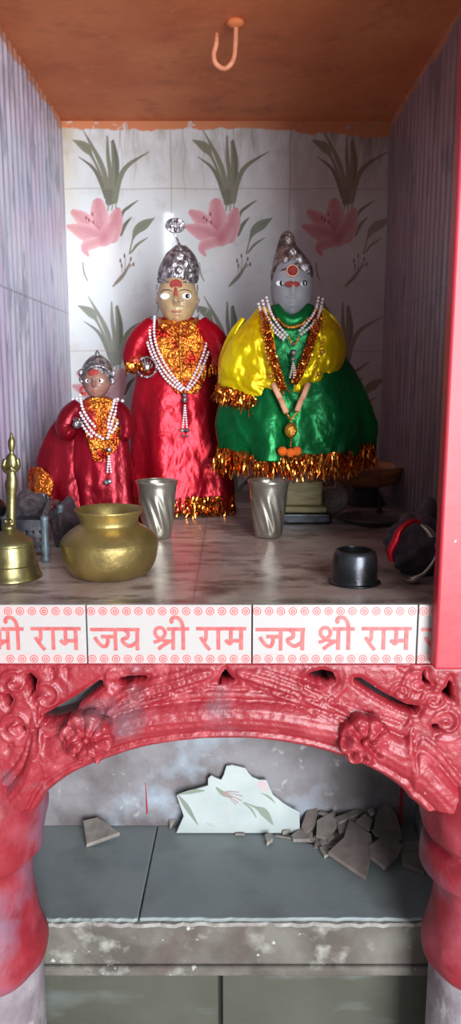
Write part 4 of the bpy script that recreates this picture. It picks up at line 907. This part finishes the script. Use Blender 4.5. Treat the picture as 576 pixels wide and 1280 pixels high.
# conch shell
cb = Vector((P(414,600,1.70).x, 1.70, 0)); cz = P(414,600,1.70).z
sh = thing('conch_shell', (cb.x, 1.70, 0), 'grey spiral conch shell in the shadow right of the pedestal', 'shell')
V = []; Fc = []; n = 14; seg = 150; turns = 3.2
for i in range(seg+1):
    t = i/seg; a = t*turns*2*math.pi; R_ = .028*t**1.1; r = .013*t+.0015; cy = 1.70-.012*(1-t)-.006; c = Vector((cb.x+R_*math.cos(a), cy+.016*t, .040+R_*math.sin(a))); o_ = Vector((math.cos(a), 0, math.sin(a)))
    for k in range(n): b = 2*math.pi*k/n; V.append(c+o_*r*math.cos(b)+Vector((0,1,0))*r*math.sin(b)*1.2)
for i in range(seg):
    for k in range(n): a, b = i*n+k, i*n+(k+1)%n; Fc.append((a, b, b+n, a+n))
Fc.append(tuple(range(n))); Fc.append(tuple(seg*n+k for k in range(n))[::-1]); mn = min(v.z for v in V); V = [v-Vector((0,0,mn)) for v in V]
obj('spiral_shell', (V, Fc), M['shell'], sh)
top = max(v.z for v in V)
# leaning wooden bowl behind
wb = P(458, 590, 1.86)
lb = thing('wooden_tray', (wb.x, 1.86, 0), 'shallow brown tray behind the plate, its curved front edge catching light', 'tray')
pr = [(.0001,.0),(.045,.001),(.078,.016),(.092,.045),(.094,.052),(.091,.052),(.085,.042),(.07,.020),(.04,.006),(.0001,.005)]
tr = lathe(pr, (wb.x, 1.86, .045), 56, lambda a, z: 1, 2); obj('tray_bowl', tr, M['brown_wood'], lb)
obj('tray_foot', lathe([(.0001,0),(.05,0),(.045,.012),(.03,.035),(.034,.048),(.0001,.048)], (wb.x, 1.86, 0), 40), M['dark_cloth'], lb)

# dark bundle by the right post
def lump(c, rx, ry, rz, seed, amp=.35, n=64, m=44, flat=True, zmin=0.0003):
    V, Fc = ball((0,0,0), 1, 1, 1, n, m); out = []
    for x, y, z in V:
        d = 1+amp*(float(fbm(np.array(x*1.3+4), np.array(z*1.3+y+4), 1.6, seed))-.5)*2+.10*math.sin(8*math.atan2(y,x)+3*z+seed)*(1-abs(z))
        out.append((c[0]+x*rx*d, c[1]+y*ry*d, max(zmin, c[2]+z*rz*d) if flat else c[2]+z*rz*d))
    return out, Fc
bx = P(520, 690, 1.16)
bd = thing('cloth_bundle', (bx.x+.01, 1.18, 0), 'crumpled dark cloth bundle with a red edge beside the right post', 'bundle')
obj('bundle_cloth', lump((bx.x+.012, 1.18, .045), .052, .05, .055, 5), M['dark_cloth'], bd)
q = [P(a, b, 1.19) for a, b in ((515,690),(528,660),(538,628),(540,622))]; obj('cloth_peak', tube(q, [.03,.024,.010,.002], 18, 8), M['dark_cloth'], bd)
q = [P(a, b, 1.12) for a, b in ((489,702),(487,690),(494,676),(500,662),(514,652),(524,652))]; obj('red_edging', tube(q, [.003,.005,.006,.005,.004,.003], 12, 8), M['red_satin'], bd, label='red cloth edge')
q = [P(a, b, 1.135) for a, b in ((526,656),(536,664),(544,678),(550,690))]; obj('metal_rim', tube(q, [.002,.006,.006,.003], 12, 8), M['steel'], bd)
lad = G(520, 728); ld = thing('small_spoon', (lad.x, lad.y, 0), 'small dull metal spoon lying at the foot of the dark bundle', 'spoon')
obj('spoon_handle', tube([(lad.x-.004, lad.y-.004, .008), (lad.x+.012, lad.y-.002, .016), (lad.x+.028, lad.y+.004, .036), (lad.x+.036, lad.y+.010, .060)], [.0035,.003,.0026,.002], 10), M['steel'], ld)
obj('spoon_bowl', lathe([(.0001,.0),(.007,.001),(.011,.006),(.0115,.008),(.010,.0075),(.006,.003),(.0001,.002)], (lad.x-.008, lad.y-.006, 0), 28, None, 2), M['steel'], ld)

# tin throne behind the bell
tx = P(45, 690, 1.28); tx = Vector((P(40,680,1.29).x, 1.29, 0))
tn = thing('tin_throne', tx, 'small tarnished tin throne with a perforated panel behind the bell', 'throne')
u = P(70,680,1.27).x-P(50,680,1.27).x
sx0, sx1 = P(14,690,1.27).x, P(58,690,1.27).x
obj('seat', box(sx0, sx1, 1.25, 1.37, .062, .072), M['throne'], tn, smooth=False)
def perf(X, Z):
    s = np.minimum.reduce([X-sx0, sx1-X, Z-.018, .062-Z]); 
    for i in range(5):
        for j in range(3): s = np.minimum(s, np.hypot(X-(sx0+.010+i*.0115), Z-(.026+j*.013))-.0030)
    return s
obj('perforated_panel', relief(perf, lambda X, Z, S: 0*X+.001, sx0-.002, sx1+.002, .016, .064, .0012, 1.25, .003), M['throne'], tn, label='front panel pierced with round holes')
for x_ in (sx0-.002, sx1+.004):
    for y_ in (1.25, 1.37): obj('leg', lathe([(.0001,0),(.006,0),(.0075,.006),(.005,.012),(.0085,.024),(.006,.032),(.006,.072),(.0075,.078),(.0001,.080)], (x_, y_, 0), 20), M['throne_blue'], tn)
obj('backrest', relief(lambda X, Z: np.minimum(.024-np.hypot(X-(sx0+sx1)/2, Z-.078), Z-.066), lambda X, Z, S: .003*np.sin(np.hypot(X-(sx0+sx1)/2, Z-.094)*500)+.003, sx0-.01, sx1+.01, .064, .13, .0016, 1.36, .004), M['throne'], tn)
for x_ in (sx1+.002, sx0): obj('armrest', tube([(x_, 1.25, .076), (x_, 1.30, .092), (x_, 1.36, .086)], [.005,.006,.004], 12), M['throne'], tn)
cs = thing('dark_shawl_heap', ((sx0+sx1)/2, 1.31, .072), 'rumpled dark plum cloth piled on the tin throne', 'cloth')
gv, gf = lump(((sx0+sx1)/2-.002, 1.295, .096), .024, .022, .020, 17, flat=False); obj('cloth', ([(a, b, max(c, .0728)) for a, b, c in gv], gf), M['dark_cloth'], cs)
tag(obj('cloth_heap', lump((P(84,650,1.40).x, 1.40, .035), .028, .04, .050, 27), M['dark_cloth'], base=(P(84,650,1.40).x, 1.40, 0)), 'dark cloth heap between the tin throne and the brass pot', 'cloth')
tag(obj('dark_jar', lathe([(.0001,0),(.022,0),(.034,.02),(.036,.06),(.028,.09),(.016,.105),(.02,.12),(.016,.122),(.0001,.12)], (P(-14,640,1.30).x, 1.30, 0), 40, lambda a, z: 1+.02*math.sin(5*a+z*50), 3), M['dark_steel'], base=(P(-14,640,1.30).x, 1.30, 0)), 'dark soot-stained jar cut by the left frame edge behind the bell', 'jar')

# ------------------------------------------------------------------ broken printed tile on the lower shelf
TY = DW-.030
def z3(pts): return [(200+a/3.03, 930+b/3.03) for a, b in pts]
out = [P(a, b, TY) for a, b in z3([(88,240),(60,165),(110,150),(180,130),(180,105),(192,94),(212,104),(230,110),(240,92),(250,60),(270,56),(300,62),(325,68),(336,86),(350,100),(375,110),(405,110),(415,135),(430,165),(470,195),(500,212),(530,225),(530,300),(60,300)])]
bz = min(p.z for p in out); sc_ = (ZS+.0005)-bz
poly = [(p.x, max(p.z, bz)-bz) for p in out]
ft = thing('broken_floral_tile', (0.0, TY, ZS), 'white floral tile fragment with a scalloped top leaning on the lower wall', 'tile fragment')
lean = Vector((0, .13, 1)).normalized()
def leanpt(x, z, off=0.0): return Vector((x, TY, ZS+.0015))+lean*z+Vector((0,-1,.13)).normalized()*off
g = prism(poly, .007, (0, TY+.0070, ZS+.0015), (1,0,0), tuple(lean)); bo = obj('tile_body', g, mat('pale_tile', (180,186,184), .3, rgb2=(164,172,170), scale=14), ft, smooth=False); bevel(bo, .001)
def tstroke(pts, ws, m, name, off=.0004):
    q = smoothpts([(*p, w_) for p, w_ in zip(pts, ws)], 5); V = []; Fc = []
    w3 = [(P(200+p[0]/3.03, 930+p[1]/3.03, TY), p[2]*.00046) for p in q]; w3 = [((a.x, a.z-bz), w_) for a, w_ in w3]
    for i, (p, w_) in enumerate(w3):
        a = np.array(w3[max(i-1,0)][0]); b = np.array(w3[min(i+1,len(w3)-1)][0]); t = b-a; t = t/(np.linalg.norm(t)+1e-9)
        V += [leanpt(p[0]-t[1]*w_, p[1]+t[0]*w_, off), leanpt(p[0]+t[1]*w_, p[1]-t[0]*w_, off)]
    for i in range(len(w3)-1): Fc.append((2*i, 2*i+1, 2*i+3, 2*i+2))
    return V, Fc
mleaf = mat('printed_leaf', (128,136,122), .3); mst = mat('printed_stamen', (160,130,128), .3); mpk = mat('printed_blush', (198,158,160), .3, rgb2=(180,174,174), scale=60)
obj('printed_leaf', join(tstroke([(66,162),(100,205),(142,268)], [2,11,2], 0, ''), tstroke([(68,160),(120,150),(168,146)], [2,9,2], 0, ''), tstroke([(315,188),(360,205),(395,225),(428,268)], [2,5,17,3], 0, ''), tstroke([(315,190),(345,212),(365,243)], [1,4,2], 0, ''), tstroke([(385,155),(415,170),(438,192)], [1,5,1], 0, ''), tstroke([(212,135),(240,158),(275,170)], [4,10,2], 0, '')), mleaf, ft, smooth=False)
obj('printed_stamen', join(*[tstroke([(235,155),((235+a)/2,(155+b)/2-3),(a,b)], [2,1.6,2.4], 0, '', .0006+.0001*k) for k, (a, b) in enumerate(((298,152),(312,166),(308,182),(288,196),(275,150),(296,190)))], ), mst, ft, smooth=False)
for a in (178, 192): obj('printed_dash', tstroke([(a,262),(a+16,275)], [1.2,1.2], 0, ''), mst, ft, smooth=False)
obj('printed_petal', join(tstroke([(372,118),(392,130),(405,152)], [8,20,6], 0, '', .0003), tstroke([(200,165),(170,200),(135,225)], [1,1,1], 0, '', .0003), tstroke([(260,180),(250,220),(262,262)], [1,1,1], 0, '', .0003)), mpk, ft, smooth=False)

# ------------------------------------------------------------------ rubble on the lower shelf
def shard(name, px_poly, z0, th, label, group, m, tilt=(0,0), cat='tile shard'):
    w3 = [G(a, b, z0) for a, b in px_poly]; c = sum(w3, Vector())/len(w3); rr = random.Random(int(px_poly[0][0]*7+px_poly[0][1]))
    tx_, ty_ = tilt; top_ = []; bot_ = []
    for p in w3:
        d = p-c; z = z0+d.x*tx_+d.y*ty_; top_.append(Vector((p.x, p.y, z))); bot_.append(Vector((p.x+rr.uniform(-.001,.001), p.y+rr.uniform(-.001,.001), z-th)))
    mn = min(v.z for v in bot_); lift = max(0, ZS+.0003-mn); V = [v+Vector((0,0,lift)) for v in bot_+top_]; n = len(w3)
    if lift < 1e-6: V = [v for v in V]
    o = obj(name, (V, [tuple(range(n))[::-1], tuple(range(n, 2*n))]+[(i,(i+1)%n,n+(i+1)%n,n+i) for i in range(n)]), m, smooth=False, base=tuple(c.to_tuple()[:2])+(ZS,)); bevel(o, .0012)
    return tag(o, label, cat, group)
GRP = 'broken tile pieces heaped on the right of the lower shelf'
z4 = lambda pts: [(320+a/2.4, 980+b/2.4) for a, b in pts]
S4 = lambda pts, z, th, label, m='shard', tilt=(0,0), nm='tile_shard': shard(nm, z4(pts), ZS+z, th, label, GRP, M[m], tilt)
S4([(262,170),(278,130),(345,165),(350,200),(330,262),(215,200)], .020, .008, 'largest flat brown tile shard in front of the rubble heap', tilt=(.05,.22))
S4([(338,190),(395,160),(440,185),(425,212),(385,236),(345,215)], .022, .008, 'angular brown shard lying just right of the largest one', tilt=(-.1,.25))
S4([(350,134),(356,108),(368,90),(384,80),(402,82),(420,98),(434,122),(444,150),(400,150)], .030, .007, 'rounded upright shard at the back right of the heap', tilt=(-.1,.45))
S4([(182,112),(235,96),(242,125),(215,150),(180,140)], .026, .007, 'squarish ochre-grey shard in the middle left of the heap', 'shard_pale', (.1,.35))
S4([(240,112),(262,98),(320,108),(300,130),(250,135)], .030, .007, 'flat shard behind the largest one', 'shard', (0,.3))
S4([(235,100),(318,68),(345,66),(348,74),(250,112)], .036, .006, 'long pale strip lying across the top of the heap', 'shard_pale', (-.05,.1))
S4([(135,125),(160,85),(185,92),(180,125),(150,140)], .018, .010, 'dark shard leaning at the left end of the heap', 'shard', (.2,.5))
S4([(105,150),(130,135),(170,148),(160,165),(110,162)], .010, .007, 'pale flat shard at the foot of the heap on its left', 'shard_pale', (.1,.1))
S4([(345,140),(370,135),(442,158),(430,166),(360,155)], .026, .005, 'thin dark sliver under the rounded shard', 'shard', (-.05,.1))
S4([(422,175),(505,168),(500,200),(435,198)], .012, .010, 'pale block half hidden behind the right column', 'shard_pale', (0,.05), 'tile_block')
S4([(430,205),(500,205),(505,262),(440,238)], .010, .009, 'worn brown shard lowest on the right of the heap', 'shard', (0,.1))
S4([(75,122),(98,115),(104,136),(80,142)], .010, .009, 'small cubic chip left of the heap', 'shard_pale', (.1,.1), 'tile_chip')
S4([(190,168),(215,155),(222,172),(198,182)], .012, .008, 'small cream chip before the middle of the heap', 'plaster_chip', (.1,.1), 'tile_chip')
S4([(190,190),(212,184),(222,208),(205,215)], .008, .007, 'small pale chip at the left corner of the largest shard', 'plaster_chip', (.1,.1), 'tile_chip')
S4([(285,118),(325,98),(350,112),(340,130),(300,135)], .034, .006, 'brown shard under the rounded one', 'shard', (.1,.3))
S4([(185,85),(195,80),(240,95),(238,104)], .034, .004, 'thin splinter at the top left of the heap', 'shard_pale', (0,.1), 'tile_splinter')
S4([(335,75),(350,70),(356,84),(342,88)], .046, .006, 'tiny white chip on top of the heap', 'plaster_chip', (.1,.1), 'tile_chip')
S4([(25,152),(45,150),(50,166),(32,176)], .009, .008, 'white chip lying alone left of the heap', 'plaster_chip', (.1,.1), 'tile_chip')
S4([(55,150),(110,160),(112,164),(58,155)], .003, .003, 'thin pale splinter beside the lone white chip', 'shard_pale', (0,0), 'tile_splinter')
S4([(205,152),(225,140),(235,158),(215,168)], .018, .007, 'pale chip wedged behind the cream one', 'shard_pale', (.2,.1), 'tile_chip')
tag(obj('dirt_heap', lump((G(425,1040,ZS).x+.01, DW-.052, ZS), .080, .030, .014, 33, .25, zmin=ZS+.0003), M['shard'], base=(G(425,1040,ZS).x, DW-.05, ZS)), 'dark grit and crumbs underneath the tile shards', 'rubble', None, 'stuff')
shard('tile_shard', [(104,1032),(122,1030),(150,1044),(108,1053)], ZS+.012, .008, 'triangular pale shard at the back left of the lower shelf', None, M['shard_pale'], (.05,.3))
o = obj('pebble', lump((G(128,1031,ZS).x, G(128,1031,ZS).y, ZS+.006), .007, .006, .008, 44, .3, 16, 12, False), M['plaster_chip'], base=(G(128,1031,ZS).x, G(128,1031,ZS).y, ZS)); tag(o, 'small grey pebble behind the triangular shard', 'pebble')
shard('tile_shard', [(208,1012),(230,1010),(232,1014),(212,1028)], ZS+.016, .007, 'small pale corner shard against the left of the floral tile', None, M['shard_pale'], (.1,.5))
shard('tile_splinter', [(240,1036),(285,1034),(298,1036),(242,1038)], ZS+.003, .003, 'long thin pale splinter before the floral tile', None, M['plaster_chip'])
shard('tile_chip', [(292,1033),(302,1032),(306,1042),(294,1042)], ZS+.005, .005, 'tiny chip before the middle of the floral tile', None, M['shard_pale'])
